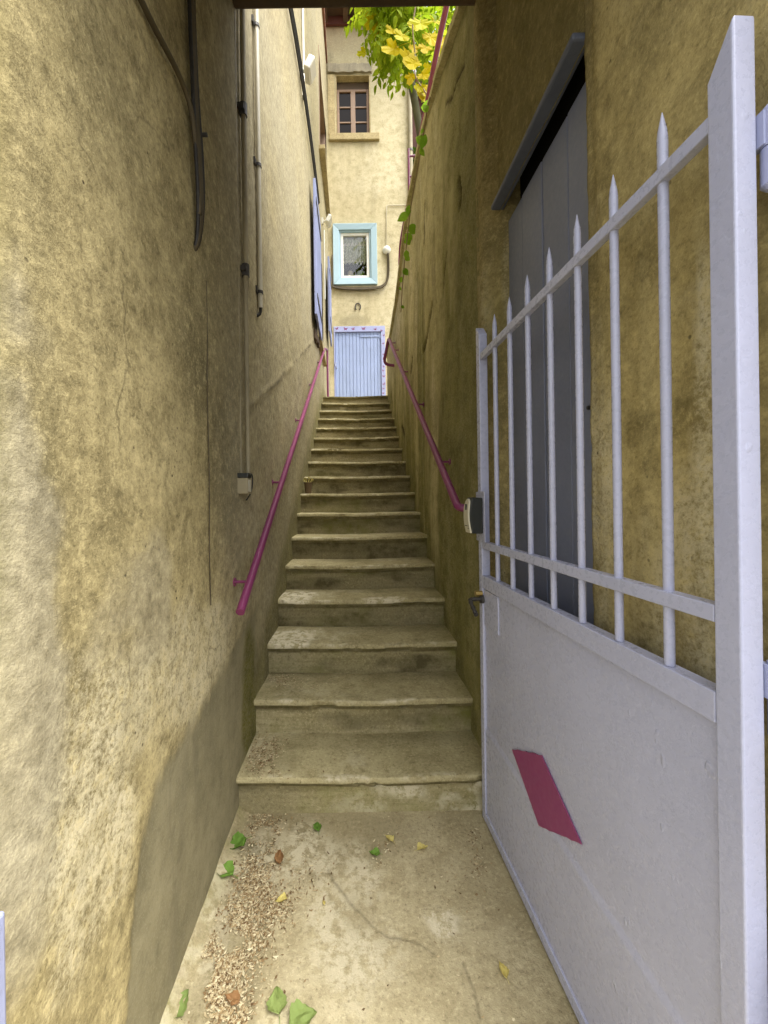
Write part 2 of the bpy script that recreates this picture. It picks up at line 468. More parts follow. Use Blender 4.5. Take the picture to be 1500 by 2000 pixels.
def leaf_mat(name, cols, trans=0.45, rough=0.45):
    t = NT(name)
    r = t.rnd(); n = t.noise(18, 4, 0.6)
    c = t.ramp(t.math('ADD', t.math('MULTIPLY', r, 0.7), t.math('MULTIPLY', n, 0.3)), [(i / (len(cols) - 1), cc) for i, cc in enumerate(cols)])
    t.fin(c, 0.6, None, 0, 0.08)
    tl = t.n.new('ShaderNodeBsdfTranslucent'); t.l.new(c, tl.inputs[0])
    mx = t.n.new('ShaderNodeMixShader'); mx.inputs[0].default_value = trans
    t.l.new(t.b.outputs[0], mx.inputs[1]); t.l.new(tl.outputs[0], mx.inputs[2])
    t.l.new(mx.outputs[0], t.out.inputs['Surface'])
    return t.m
M['leaf_green'] = leaf_mat('wisteria leaf', [(0.13, 0.21, 0.008), (0.27, 0.37, 0.015), (0.48, 0.54, 0.04)], 0.6)
M['leaf_yellow'] = leaf_mat('yellow vine leaf', [(0.46, 0.33, 0.002), (0.50, 0.41, 0.003), (0.40, 0.44, 0.006)], 0.45)
M['leaf_creeper'] = leaf_mat('creeper leaf', [(0.14, 0.30, 0.02), (0.26, 0.42, 0.035)], 0.55)
M['leaf_tree'] = leaf_mat('tree leaf', [(0.035, 0.07, 0.01), (0.08, 0.13, 0.015), (0.13, 0.19, 0.03)], 0.4)
M['leaf_fallen'] = leaf_mat('fallen green leaf', [(0.10, 0.19, 0.03), (0.16, 0.28, 0.05)], 0.15)
M['leaf_fallen_pale'] = leaf_mat('fallen pale leaf', [(0.20, 0.27, 0.08), (0.27, 0.34, 0.11)], 0.15)
M['leaf_fallen_brown'] = leaf_mat('fallen brown leaf', [(0.24, 0.13, 0.055), (0.32, 0.18, 0.08)], 0.1)
M['leaf_fallen_yellow'] = leaf_mat('fallen yellow leaf', [(0.55, 0.46, 0.14), (0.62, 0.54, 0.2)], 0.15)
M['bark'] = paint('grey green bark', (0.15, 0.145, 0.085), 0.5, 0.8, 0.9)
M['stem'] = paint('pale vine stem', (0.32, 0.24, 0.13), 0.7, 0.3, 0.7)
def petal():
    t = NT('dry petals')
    a = t.n.new('ShaderNodeAttribute'); a.attribute_name = 'tint'
    c = t.ramp(a.outputs['Fac'], [(0.0, (0.085, 0.05, 0.022)), (0.35, (0.22, 0.145, 0.07)), (0.6, (0.37, 0.28, 0.145)), (1.0, (0.62, 0.55, 0.36))])
    return t.fin(c, 0.85, None, 0, 0.2)
M['petal'] = petal()
def asphalt():
    t = NT('street asphalt'); n = t.noise(90, 4, 0.7); b = t.noise(1.2, 4, 0.6)
    c = t.mix(b, (0.12, 0.115, 0.105), (0.17, 0.16, 0.14))
    return t.fin(c, 0.9, t.bump(n, 0.5, 0.01))
M['asphalt'] = asphalt()
def soil():
    t = NT('terrace soil'); n = t.noise(30, 5, 0.7)
    return t.fin(t.mix(t.ramp(n, [(0.35, 0.0), (0.65, 1.0)]), (0.12, 0.09, 0.045), (0.22, 0.19, 0.09)), 0.95, t.bump(n, 0.6, 0.03))
M['soil'] = soil()
def tiles():
    t = NT('clay roof tile'); n = t.noise(5, 5, 0.7)
    return t.fin(t.mix(t.ramp(n, [(0.35, 0.0), (0.65, 1.0)]), (0.16, 0.06, 0.035), (0.30, 0.13, 0.07)), 0.85, t.bump(n, 0.4, 0.02))
M['tile'] = tiles()
M['shed'] = paint('red brown boarding', (0.11, 0.035, 0.02), 0.6, 0.5, 0.8)

# ------------------------------------------------------------------ main dimensions (metres)
RIS, TRD, Y1, NSTEP = 0.1806, 0.2848, 1.654, 17
def xl(y):                          # face of the left house along the alley
    return np.interp(y, [0.5, 1.65, 3.0, 6.2, 8.3], [-0.503, -0.515, -0.498, -0.462, -0.425])
XR = 0.592                          # face of the retaining wall
YB = 8.0                            # face of the house at the top of the stairs
LINTEL_Z = 3.64
def stair_z(y):
    return np.clip((np.asarray(y, float) - Y1) / TRD + 1, 0, NSTEP) * RIS
LAND = NSTEP * RIS

# ------------------------------------------------------------------ ground
mb = MB(); mb.quad((-60, -60, -0.012), (60, -60, -0.012), (60, 60, -0.012), (-60, 60, -0.012))
tag(mb.build('street', M['asphalt']), kind='structure')

ys = np.concatenate([np.linspace(-0.6, 0.8, 50), np.linspace(0.806, 1.80, 230)])
xs = np.linspace(-0.75, 0.80, 330)
X, Y = np.meshgrid(xs, ys, indexing='ij')
Z = 0.004 * (fbm(X * 3, Y * 3, 3) - 0.5) + 0.002 * (fbm(X * 16, Y * 16, 4) - 0.5)
Z += 0.035 * np.clip(1 - (X - xl(Y)) / 0.06, 0, 1) ** 2                       # mortar fillet along the wall
crack = [tuple(atz(u, v, 0)[:2]) for u, v in ((640, 1700), (680, 1760), (735, 1815), (760, 1830), (815, 1838), (850, 1860))]
crack2 = [tuple(atz(u, v, 0)[:2]) for u, v in ((905, 1880), (925, 1930), (935, 1985))]
wob = 0.012 * (fbm(X * 25, Y * 25, 5) - 0.5)
dcr = np.minimum(seg_dist(X + wob, Y + wob, crack), seg_dist(X + wob, Y - wob, crack2))
gash = (1 - sstep(0.0, 0.0075, dcr)) * 0.42
Z -= 0.002 * (1 - sstep(0, 0.012, dcr))
c0 = atz(865, 1808, 0)
pale = blob(X, Y, c0.x, c0.y, 0.075, 0.06, 6, 0.5, 14) * 0.8
pale = np.maximum(pale, 0.55 * sstep(0.62, 0.8, fbm(X * 2.2, Y * 2.2, 8)))
dirt_shade = 0.35 * sstep(0.5, 0.75, fbm(X * 2.5 + 3, Y * 2.5, 9)) + 0.35 * blob(X, Y, -0.15, 1.55, 0.5, 0.2, 4, 0.3, 5) + 0.45 * blob(X, Y, -0.38, 1.15, 0.12, 0.5, 12, 0.5, 6)
moss = 0.6 * np.clip(1 - (X - xl(Y)) / 0.05, 0, 1)
one = np.zeros_like(X)
Pf = np.stack([X, Y, Z], -1)
tag(sheet('passage_floor', Pf, None, dict(gash=gash, pale=pale, dirt_shade=np.clip(dirt_shade, 0, 1), moss=moss), M['floor']), kind='structure')

# ------------------------------------------------------------------ left house
lh = thing('left_house', 'tall house of rough ochre plaster along the left side of the stairs', 'house', (-0.6, 4, 0))
path = [(x, 0.46) for x in np.arange(-3.0, -0.64, 0.12)] + [(-0.60, 0.470), (-0.56, 0.492), (-0.530, 0.520), (-0.512, 0.552), (-0.505, 0.585)]
yy = np.concatenate([np.arange(0.61, 2.3, 0.014), np.arange(2.3, 4.0, 0.026), np.arange(4.0, 8.31, 0.045)])
HO = [(5.52, 6.42, 3.72, 5.28), (6.3, 7.75, 7.1, 8.8)]                  # window openings: y0 y1 z0 z1
HO.append((7.0, 7.0, 4.55, 5.8))
extra = [a for h_ in HO[:2] for a in h_[:2]]
yy = np.array(sorted(set(np.round(np.concatenate([yy, extra]), 4))))
path += [(float(xl(y)), y) for y in yy]
path = np.array(path)
zz = np.concatenate([np.arange(-0.06, 3.7, 0.018), np.arange(3.7, 10.6, 0.055)])
zz = np.array(sorted(set(np.round(np.concatenate([zz, [a for h_ in HO[:2] for a in h_[2:]]]), 4))))
tan = np.gradient(path, axis=0); tan /= np.linalg.norm(tan, axis=1)[:, None]
nor = np.stack([tan[:, 1], -tan[:, 0]], 1)
S, Zg = np.meshgrid(np.arange(len(path)), zz, indexing='ij')
PXg, PYg = path[S][..., 0], path[S][..., 1]
sdist = np.concatenate([[0], np.cumsum(np.linalg.norm(np.diff(path, axis=0), axis=1))])[S]
sz = stair_z(PYg)
rel = Zg - sz                                                             # height above the pitch line
disp = 0.016 * (fbm(sdist * 1.4, Zg * 1.4, 11) - 0.5) + 0.008 * (fbm(sdist * 7, Zg * 7, 12) - 0.5) + 0.005 * (fbm(sdist * 30, Zg * 30, 13, 3) - 0.5)
# smooth grey repair at the foot, with its wavering upper edge
zb = np.interp(PYg, [0.5, 0.78, 0.826, 0.86, 0.894, 0.963, 1.105, 1.396, 1.715, 1.9, 2.3], [-1, -0.3, 0.20, 0.40, 0.56, 0.64, 0.668, 0.69, 0.77, 0.80, 0.90])
zb = zb + 0.05 * (fbm(sdist * 6, Zg * 3, 14) - 0.5) + 0.045 * (fbm(sdist * 22, Zg * 22, 15) - 0.5)
patch = sstep(-0.035, 0.035, zb - Zg + 0.05 * (fbm(sdist * 40, Zg * 40, 20) - 0.5)) * (1 - sstep(1.9, 2.2, PYg))
patch_full = patch
disp = disp * (1 - 0.55 * patch) - 0.0025 * patch
grey = 0.62 * sstep(1.25, 1.8, PYg) * (0.5 + fbm(sdist * 2, Zg * 1.2, 16)) + 0.75 * blob(PYg, Zg, 0.58, 1.15, 0.085, 0.55, 27, 0.7, 6) + 0.5 * blob(PYg, Zg, 0.95, 1.1, 0.2, 0.18, 28, 0.8, 7)
# the ridge that runs parallel to the stairs
ridge = [tuple(atx(u, v, -0.5)[1:]) for u, v in ((487, 797), (515, 770), (542, 746), (575, 705), (600, 676), (620, 652))]
dr = seg_dist(PYg + 0.04 * (fbm(sdist * 9, Zg * 9, 17) - .5), Zg, ridge)
disp += 0.005 * (1 - sstep(0.0, 0.04, dr)) * sstep(0.3, 0.6, fbm(sdist * 4, Zg * 4, 19))
gash = 0.5 * (1 - sstep(0.004, 0.022, dr)) * sstep(0.42, 0.6, fbm(sdist * 5, Zg * 5, 18))
# dirt: rain-washed staining above the stairs and below the cable entry
top_d = 0.55 * blob(PYg, Zg, 1.55, 2.15, 0.42, 1.0, 21, 0.55, 2.5) + 0.5 * blob(PYg, Zg, 1.62, 1.55, 0.24, 0.36, 22, 0.5, 5)
strk = fbm(sdist * 7, Zg * 0.5, 23)
dirt_shade = 0.8 * np.clip(top_d, 0, 0.8) + 0.32 * sstep(0.5, 0.75, strk) * sstep(1.5, 2.2, PYg) * (1 - sstep(2.2, 4.5, rel))
dirt_shade += 0.35 * sstep(0.55, 0.75, fbm(sdist * 2.2, Zg * 2.2, 24)) + 0.45 * blob(PYg, Zg, 0.60, 1.2, 0.09, 1.0, 26, 0.5, 5)
dirt_shade += 0.4 * sstep(0.55, 0.72, fbm(sdist * 12, Zg * 5, 25)) * (1 - sstep(0.1, 0.9, rel)) * sstep(1.6, 1.8, PYg)
pale = 0.7 * blob(PYg, Zg, 0.70, 0.72, 0.18, 0.42, 31, 0.8, 6) + 0.6 * blob(PYg, Zg, 1.22, 0.85, 0.45, 0.25, 32, 0.6, 5)  # pale roughcast, with the street light on the lower wall painted in
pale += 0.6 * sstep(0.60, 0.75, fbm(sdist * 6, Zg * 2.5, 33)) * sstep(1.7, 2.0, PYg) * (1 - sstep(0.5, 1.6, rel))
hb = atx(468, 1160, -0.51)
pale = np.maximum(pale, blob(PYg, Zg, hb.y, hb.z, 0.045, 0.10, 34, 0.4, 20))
moss = 0.95 * blob(PYg, Zg, 1.86, 0.42, 0.13, 0.42, 41, 0.45, 6) + 0.75 * (1 - sstep(0.02, 0.30, rel + 0.22 * (fbm(sdist * 5, Zg * 5, 42) - 0.5))) * sstep(1.65, 1.9, PYg)
moss += 0.35 * blob(PYg, Zg, 0.53, 2.2, 0.05, 1.6, 43, 0.3, 3)
holes = np.zeros((len(path) - 1, len(zz) - 1), bool)
yc = (PYg[1:, 1:] + PYg[:-1, :-1]) / 2; zc = (Zg[1:, 1:] + Zg[:-1, :-1]) / 2
xc = (PXg[1:, 1:] + PXg[:-1, :-1]) / 2
edge = np.ones_like(PYg)
for (y0, y1, z0, z1) in HO[:2]:
    holes |= (yc > y0) & (yc < y1) & (zc > z0) & (zc < z1) & (xc > -0.6)
P3 = np.stack([PXg + nor[S][..., 0] * disp, PYg + nor[S][..., 1] * disp, Zg], -1)
sheet('wall', P3, ~holes, dict(grey=np.clip(grey, 0, 0.85), patch=np.clip(patch, 0, 1), dirt_shade=np.clip(dirt_shade, 0, 0.9), pale=np.clip(pale, 0, 1), moss=np.clip(moss, 0, 1), gash=np.clip(gash, 0, 1)), M['plaster_left'], lh)
# body behind the plaster, roof and far gable so that the house is solid
mb = MB()
mb.box((-6.0, 0.60, -0.05), (-0.92, 8.28, 10.5))
mb.build('masonry_core', M['plaster_left'], lh)
mb = MB(); mb.box((-6.2, 0.4, 10.5), (-0.40, 8.5, 10.62)); mb.build('roof', M['tile'], lh)
def opening(parent, y0, y1, z0, z1, depth, revmat, nm='window'):
    """recess with reveals, glazed leaf and frame, in the left wall"""
    x = float(xl((y0 + y1) / 2)); xi = x - depth
    m = MB()
    m.box((xi, y0 - 0.03, z0 - 0.03), (x - 0.004, y0 + 0.002, z1 + 0.03)); m.box((xi, y1 - 0.002, z0 - 0.03), (x - 0.004, y1 + 0.03, z1 + 0.03))
    m.box((xi, y0 + 0.002, z1 - 0.002), (x - 0.004, y1 - 0.002, z1 + 0.03)); m.box((xi, y0 + 0.002, z0 - 0.03), (x - 0.004, y1 - 0.002, z0 + 0.002))
    w = m.build(nm, revmat, parent)
    m = MB(); f = 0.055
    m.box((xi, y0 + .002, z0 + .002), (xi + 0.05, y0 + f, z1 - .002)); m.box((xi, y1 - f, z0 + .002), (xi + 0.05, y1 - .002, z1 - .002))
    m.box((xi, y0 + f, z0 + .002), (xi + 0.05, y1 - f, z0 + f)); m.box((xi, y0 + f, z1 - f), (xi + 0.05, y1 - f, z1 - .002))
    ym = (y0 + y1) / 2; m.box((xi, ym - 0.03, z0 + f), (xi + 0.05, ym + 0.03, z1 - f))
    m.build('window_frame', M['brown_wood'], w)
    for a, b in ((y0 + f, ym - 0.03), (ym + 0.03, y1 - f)):
        m = MB(); m.box((xi + 0.016, a, z0 + f), (xi + 0.022, b, z1 - f)); m.build('pane', M['glass'], w)
    return w
opening(lh, *HO[0], 0.22, M['stone'])
opening(lh, *HO[1], 0.24, M['brown_wood'])
# ledge below the upper window
x = float(xl(7)); mb = MB(); mb.box((x - 0.05, 6.15, 7.02), (x + 0.085, 7.9, 7.095)); mb.build('window_sill', M['stone'], lh, bevel=0.012)
x = float(xl(6)); mb = MB(); mb.box((x - 0.05, 5.45, 3.64), (x + 0.06, 6.48, 3.716)); mb.build('window_sill', M['stone'], lh, bevel=0.012)
def shutter(y0, y1, z0, z1, nplank, xoff=0.045):
    x = float(xl((y0 + y1) / 2)) + xoff
    m = MB(); m.box((x - 0.012, y0 + 0.06, z0 + 0.18), (x - 0.004, y1 - 0.06, z1 - 0.18))
    s = m.build('shutter', M['shutter'], lh)
    w = (y1 - y0) / nplank
    for k in range(nplank):
        m = MB(); jz = random.uniform(-0.008, 0.008)
        m.box((x - 0.003 + random.uniform(0, .003), y0 + k * w + 0.003, z0 + jz), (x + 0.026 + random.uniform(0, .004), y0 + (k + 1) * w - 0.003, z1 + jz))
        m.build('plank', M['shutter'], s, bevel=0.004)
    for zc_ in (z0 + 0.24, z1 - 0.24):
        m = MB(); m.box((x + 0.0305, y0 + 0.02, zc_ - 0.022), (x + 0.037, y1 - 0.05, zc_ + 0.022)); m.build('hinge_strap', M['iron'], s)
    return s
shutter(4.68, 5.50, 3.66, 5.32, 5)
shutter(6.92, 7.62, 4.45, 5.80, 4, 0.05)
# crumbling lower edge under the near shutter
mb = MB()
for k in range(9):
    yk = 4.95 + k * 0.055
    mb.box((float(xl(yk)) - 0.02, yk, 3.46 + 0.012 * k + random.uniform(-0.02, 0.02)), (float(xl(yk)) + random.uniform(0.025, 0.055), yk + 0.05, 3.60 + random.uniform(-0.02, 0.02)))
mb.build('broken_bracket', M['dark_wood'], lh, bevel=0.006)

# ------------------------------------------------------------------ archway: right-hand passage wall, ceiling and lintel
ar = thing('archway_house', 'ochre plastered archway house with a grey plank side door behind the gate', 'house', (1.2, 1.1, 0))
pth = [(1.78, YY) for YY in ()]
pth = [(x, 0.40) for x in np.arange(3.0, 0.80, -0.15)] + [(0.76, 0.405), (0.72, 0.418), (0.69, 0.440), (0.672, 0.470), (0.664, 0.51)]
pth += [(0.660 - 0.012 * (y - 0.53) / 0.5, y) for y in np.arange(0.53, 1.031, 0.0125)] + [(0.6475, 1.035), (0.649, 1.045), (0.656, 1.052), (0.67, 1.056), (0.71, 1.058), (0.76, 1.06)]
n_near = len(pth)
pth = np.array(pth)
zr = np.arange(-0.06, 3.90, 0.0175)
def wall_from_path(pth, zr, flip, seed, amp=1.0):
    tan = np.gradient(pth, axis=0); tan /= np.linalg.norm(tan, axis=1)[:, None]
    nor = np.stack([-tan[:, 1], tan[:, 0]], 1) * flip
    S, Zg = np.meshgrid(np.arange(len(pth)), zr, indexing='ij')
    sd_ = np.concatenate([[0], np.cumsum(np.linalg.norm(np.diff(pth, axis=0), axis=1))])[S]
    d = amp * (0.012 * (fbm(sd_ * 2, Zg * 2, seed) - 0.5) + 0.008 * (fbm(sd_ * 9, Zg * 9, seed + 1) - 0.5) + 0.004 * (fbm(sd_ * 34, Zg * 34, seed + 2, 3) - 0.5))
    return S, Zg, sd_, d, nor, pth[S][..., 0], pth[S][..., 1]
S, Zg, sd_, d, nor, PXg, PYg = wall_from_path(pth, zr, 1, 51)
# a thicker plaster coat that stops short of the door jamb, above head height
coat = sstep(-0.004, 0.006, (1.005 - PYg) + 0.03 * (fbm(Zg * 3, Zg * 3, 55) - 0.5)) * sstep(1.9, 2.05, Zg + 0.2 * (fbm(sd_ * 5, Zg * 5, 56) - 0.5))
d = d + 0.008 * coat
dirt_shade = 0.35 * sstep(0.52, 0.75, fbm(sd_ * 3, Zg * 3, 57)) + 0.5 * blob(PYg, Zg, 0.82, 0.95, 0.18, 0.14, 58, 0.5, 7) + 0.45 * sstep(2.4, 3.4, Zg) * fbm(sd_ * 3, Zg * 1.2, 59) + 0.5 * sstep(0.98, 1.03, PYg)  # darker towards the ceiling and round the door jamb
pale = 0.6 * sstep(0.58, 0.72, fbm(sd_ * 10, Zg * 0.9, 60)) * (1 - sstep(2.0, 2.6, Zg)) + 0.3 * sstep(0.6, 0.75, fbm(sd_ * 4, Zg * 4, 61))
zero = np.zeros_like(Zg)
moss = 0.4 * sstep(0.55, 0.7, fbm(sd_ * 5, Zg * 1.2, 62)) * (1 - sstep(0.1, 1.2, Zg))
P3 = np.stack([PXg + nor[S][..., 0] * d, PYg + nor[S][..., 1] * d, Zg], -1)
sheet('wall', P3, None, dict(patch=zero, dirt_shade=np.clip(dirt_shade, 0, .8), pale=pale, moss=moss, gash=zero), M['plaster_arch'], ar)
# far jamb: from behind the door plane round to the start of the retaining wall
pj = [(0.80, 1.640), (0.74, 1.641), (0.70, 1.643), (0.672, 1.648), (0.660, 1.658), (0.652, 1.672), (0.640, 1.688), (0.622, 1.705), (0.604, 1.722), (0.596, 1.74), (XR + 0.002, 1.762), (XR + 0.001, 1.785)]
S, Zg, sd_, d, nor, PXg, PYg = wall_from_path(np.array(pj), zr, 1, 65, 0.8)
dirt_shade = 0.35 + 0.4 * sstep(0.45, 0.7, fbm(sd_ * 9, Zg * 2, 66)); zero = np.zeros_like(Zg)
P3 = np.stack([PXg + nor[S][..., 0] * d, PYg + nor[S][..., 1] * d, Zg], -1)
sheet('door_jamb', P3, None, dict(patch=zero, dirt_shade=dirt_shade, pale=0.4 * sstep(0.55, 0.7, fbm(sd_ * 12, Zg * 3, 67)), moss=0.45 * sstep(0.4, 0.7, fbm(sd_ * 4, Zg * 1.5, 68)), gash=zero), M['plaster_arch'], ar)
# plaster above the door
xs = np.linspace(1.03, 1.665, 40); zs = np.arange(2.60, 3.90, 0.02)
Yg, Zg = np.meshgrid(xs, zs, indexing='ij')
d = 0.012 * (fbm(Yg * 3, Zg * 3, 70) - 0.5) + 0.008 * (fbm(Yg * 12, Zg * 12, 71) - 0.5)
zero = np.zeros_like(Zg)
sheet('wall_over_door', np.stack([0.652 + d, Yg, Zg], -1)[::-1], None, dict(patch=zero, dirt_shade=0.45 + 0.4 * fbm(Yg * 3, Zg * 2, 72), pale=zero, moss=0.3 + zero, gash=zero), M['plaster_arch'], ar)
# side door
ZD = 2.555
mb = MB(); mb.box((0.712, 1.05, 0.01), (0.728, 1.66, ZD - 0.01)); door = mb.build('door', M['grey_door'], ar)
bnd = [1.046, 1.195, 1.355, 1.515, 1.658]
for a, b in zip(bnd[:-1], bnd[1:]):
    mb = MB(); j = random.uniform(0, 0.004)
    mb.box((0.682 + j, a + 0.0025, 0.02), (0.711, b - 0.0025, ZD)); mb.build('plank', M['grey_door'], door, bevel=0.003)
mb = MB(); mb.tube([(0.684, 1.10, 1.62), (0.676, 1.10, 1.62)], 0.006, 8); mb.build('screw', M['iron'], door)
mb = MB(); mb.box((0.735, 1.0, 0.0), (0.80, 1.75, 2.9)); mb.build('door_backing', M['interior'], ar)
mb = MB(); mb.box((0.612, 1.040, 2.605), (0.668, 1.655, 2.626)); mb.build('door_head', M['door_head'], ar, bevel=0.006)
# ceiling of boards and joists, lintel and the storey above
mb = MB(); mb.box((-0.62, 0.46, LINTEL_Z + 0.16), (1.0, 1.60, LINTEL_Z + 0.20)); cl = mb.build('ceiling', M['dark_wood'], ar)
for k in range(8):
    mb = MB(); y0 = 0.50 + k * 0.137
    mb.box((-0.60, y0, LINTEL_Z + 0.130 + random.uniform(0, .006)), (0.98, y0 + 0.131, LINTEL_Z + 0.158)); mb.build('board', M['dark_wood'], cl, bevel=0.004)
mb = MB(); mb.box((-0.60, 1.60, LINTEL_Z), (0.98, 1.778, LINTEL_Z + 0.22)); mb.build('lintel', M['dark_wood'], ar, bevel=0.012)
mb = MB(); mb.box((-0.60, 0.405, 2.85), (0.98, 0.498, 3.02)); mb.build('lintel', M['dark_wood'], ar, bevel=0.012)  # unseen front lintel, added to cut sky light and darken the upper passage
mb = MB(); mb.box((-0.62, 0.415, 3.021), (0.98, 0.495, LINTEL_Z + 0.22)); mb.build('added_wall_over_opening', M['plaster_arch'], ar)  # added infill, part of the same unseen light block
mb = MB(); mb.box((-0.90, 0.40, LINTEL_Z + 0.221), (3.0, 1.779, 4.15)); mb.build('upper_storey', M['plaster_arch'], ar)
mb = MB(); mb.box((0.80, 0.42, -0.02), (3.0, 1.76, LINTEL_Z + 0.21)); mb.build('masonry_core', M['plaster_arch'], ar)
mb = MB(); mb.box((-0.9, 0.36, 4.151), (3.1, 1.82, 4.22)); mb.build('roof', M['tile'], ar)

# ------------------------------------------------------------------ retaining wall on the right of the stairs
rw = thing('retaining_wall', 'stained mossy plaster retaining wall rising along the right of the stairs', 'wall', (0.75, 4, 0))
def rtop(y): return np.interp(y, [1.7, 1.93, 2.3, 2.93, 3.72, 4.2, 4.56, 5.0, 5.5, 6.3], [3.78, 3.83, 4.0, 4.19, 4.21, 4.08, 3.93, 3.82, 3.76, 3.70])
yy = np.concatenate([np.arange(1.76, 3.2, 0.016), np.arange(3.2, 6.31, 0.034)])
tt = np.linspace(0, 1, 230)
Yg, T = np.meshgrid(yy, tt, indexing='ij')
Zg = -0.1 + T * (rtop(Yg) + 0.1)
rel = Zg - stair_z(Yg)
d = 0.030 * (fbm(Yg * 1.1, Zg * 0.8, 80) - 0.5) + 0.009 * (fbm(Yg * 5, Zg * 3, 81) - 0.5) + 0.004 * (fbm(Yg * 26, Zg * 20, 82, 3) - 0.5)
d += 0.02 * sstep(3.2, 4.0, Zg) * (fbm(Yg * 2, Zg * 1, 83) - 0.3)
gash = np.zeros_like(Zg)
def gline(pts, w, dep=0.02, rag=0.03, s=90):
    global gash, d
    q = [tuple(atx(u, v, XR)[1:]) for u, v in pts]
    dd = seg_dist(Yg + rag * (fbm(Yg * 14, Zg * 9, s) - 0.5), Zg, q)
    m_ = 1 - sstep(w * 0.7, w * 1.5, dd)
    gash = np.maximum(gash, m_); d = d + dep * m_          # +x is into the wall
gline([(893, 352), (896, 375), (897, 400)], 0.020, 0.03, 0.03, 91)
gline([(842, 595), (836, 630), (831, 660), (826, 685)], 0.022, 0.03, 0.05, 92)
gline([(829, 400), (828, 430), (827, 470)], 0.025, 0.015, 0.05, 93)
gline([(806, 700), (803, 725)], 0.03, 0.02, 0.05, 94)
gline([(785, 835), (790, 850)], 0.03, 0.02, 0.05, 95)
gline([(870, 490), (866, 530), (864, 570)], 0.006, 0.006, 0.02, 96)
gline([(903, 130), (890, 160), (882, 190), (868, 205)], 0.008, 0.008, 0.04, 97)
gash *= 0.97
strk = fbm(Yg * 4, Zg * 0.7, 98); strk2 = fbm(Yg * 7 + Zg * 0.4, Zg * 1.0, 99)
moss = 0.85 * sstep(0.34, 0.60, strk) * (1 - sstep(2.6, 3.6, Zg) * 0.6) + 0.5 * (1 - sstep(0.0, 0.4, rel)) + 0.75 * (1 - sstep(1.9, 2.7, Yg))
dirt_shade = 0.5 * sstep(0.50, 0.72, strk2) * (1 - sstep(4.2, 6, Yg) * 0.6) + 0.35 * (1 - sstep(1.78, 2.2, Yg))
pale = 0.6 * sstep(0.55, 0.72, fbm(Yg * 5 + 5, Zg * 1.0, 101)) + 0.4 * blob(Yg, Zg, 5.2, 3.5, 1.2, 0.5, 102, 0.5, 2) + 0.35 * sstep(2.9, 3.6, Zg)
zero = np.zeros_like(Zg)
sheet('wall', np.stack([XR + d, Yg, Zg], -1)[::-1], None, dict(patch=zero[::-1], dirt_shade=np.clip(dirt_shade, 0, .8)[::-1], pale=np.clip(pale, 0, 1)[::-1], moss=np.clip(moss, 0, .9)[::-1], gash=gash[::-1]), M['plaster_right'], rw)
mb = MB()                                      # masonry behind the plaster
yk = np.arange(1.79, 6.30, 0.18)
for a, b in zip(yk[:-1], yk[1:]):
    mb.box((XR + 0.055, a, 0), (XR + 0.30, b - 0.0005, float(min(rtop(a), rtop(b))) - 0.012))
mb.build('masonry_core', M['plaster_right'], rw)
mb = MB(); mb.box((XR + 0.012, 6.302, 0.0), (XR + 0.30, 6.33, 3.69)); mb.build('wall_end', M['plaster_right'], rw)
# coping: a thin slab with a drip overhang, laid in lengths
for k in range(len(yk) - 1):
    if k % 4: continue
    a = yk[k]; b = yk[min(k + 4, len(yk) - 1)]
    mb = MB(); pts = np.linspace(a, b - 0.006, 6)
    for p, q in zip(pts[:-1], pts[1:]):
        za, zb_ = float(rtop(p)), float(rtop(q)); n = len(mb.v)
        x0, x1 = XR - 0.030 + random.uniform(-.003, .003), XR + 0.33
        mb.v += [(x0, p, za), (x1, p, za), (x1, q, zb_), (x0, q, zb_), (x0, p, za + .045), (x1, p, za + .045), (x1, q, zb_ + .045), (x0, q, zb_ + .045)]
        for f in ((3, 2, 1, 0), (4, 5, 6, 7), (0, 1, 5, 4), (1, 2, 6, 5), (2, 3, 7, 6), (3, 0, 4, 7)): mb.f.append(tuple(n + i for i in f))
    mb.build('coping_stone', M['plaster_right'], rw)

# terrace behind it
mb = MB()
mb.box((XR + 0.30, 1.80, 0.0), (14, 30, 3.45)); tag(mb.build('terrace_ground', M['soil']), kind='structure')

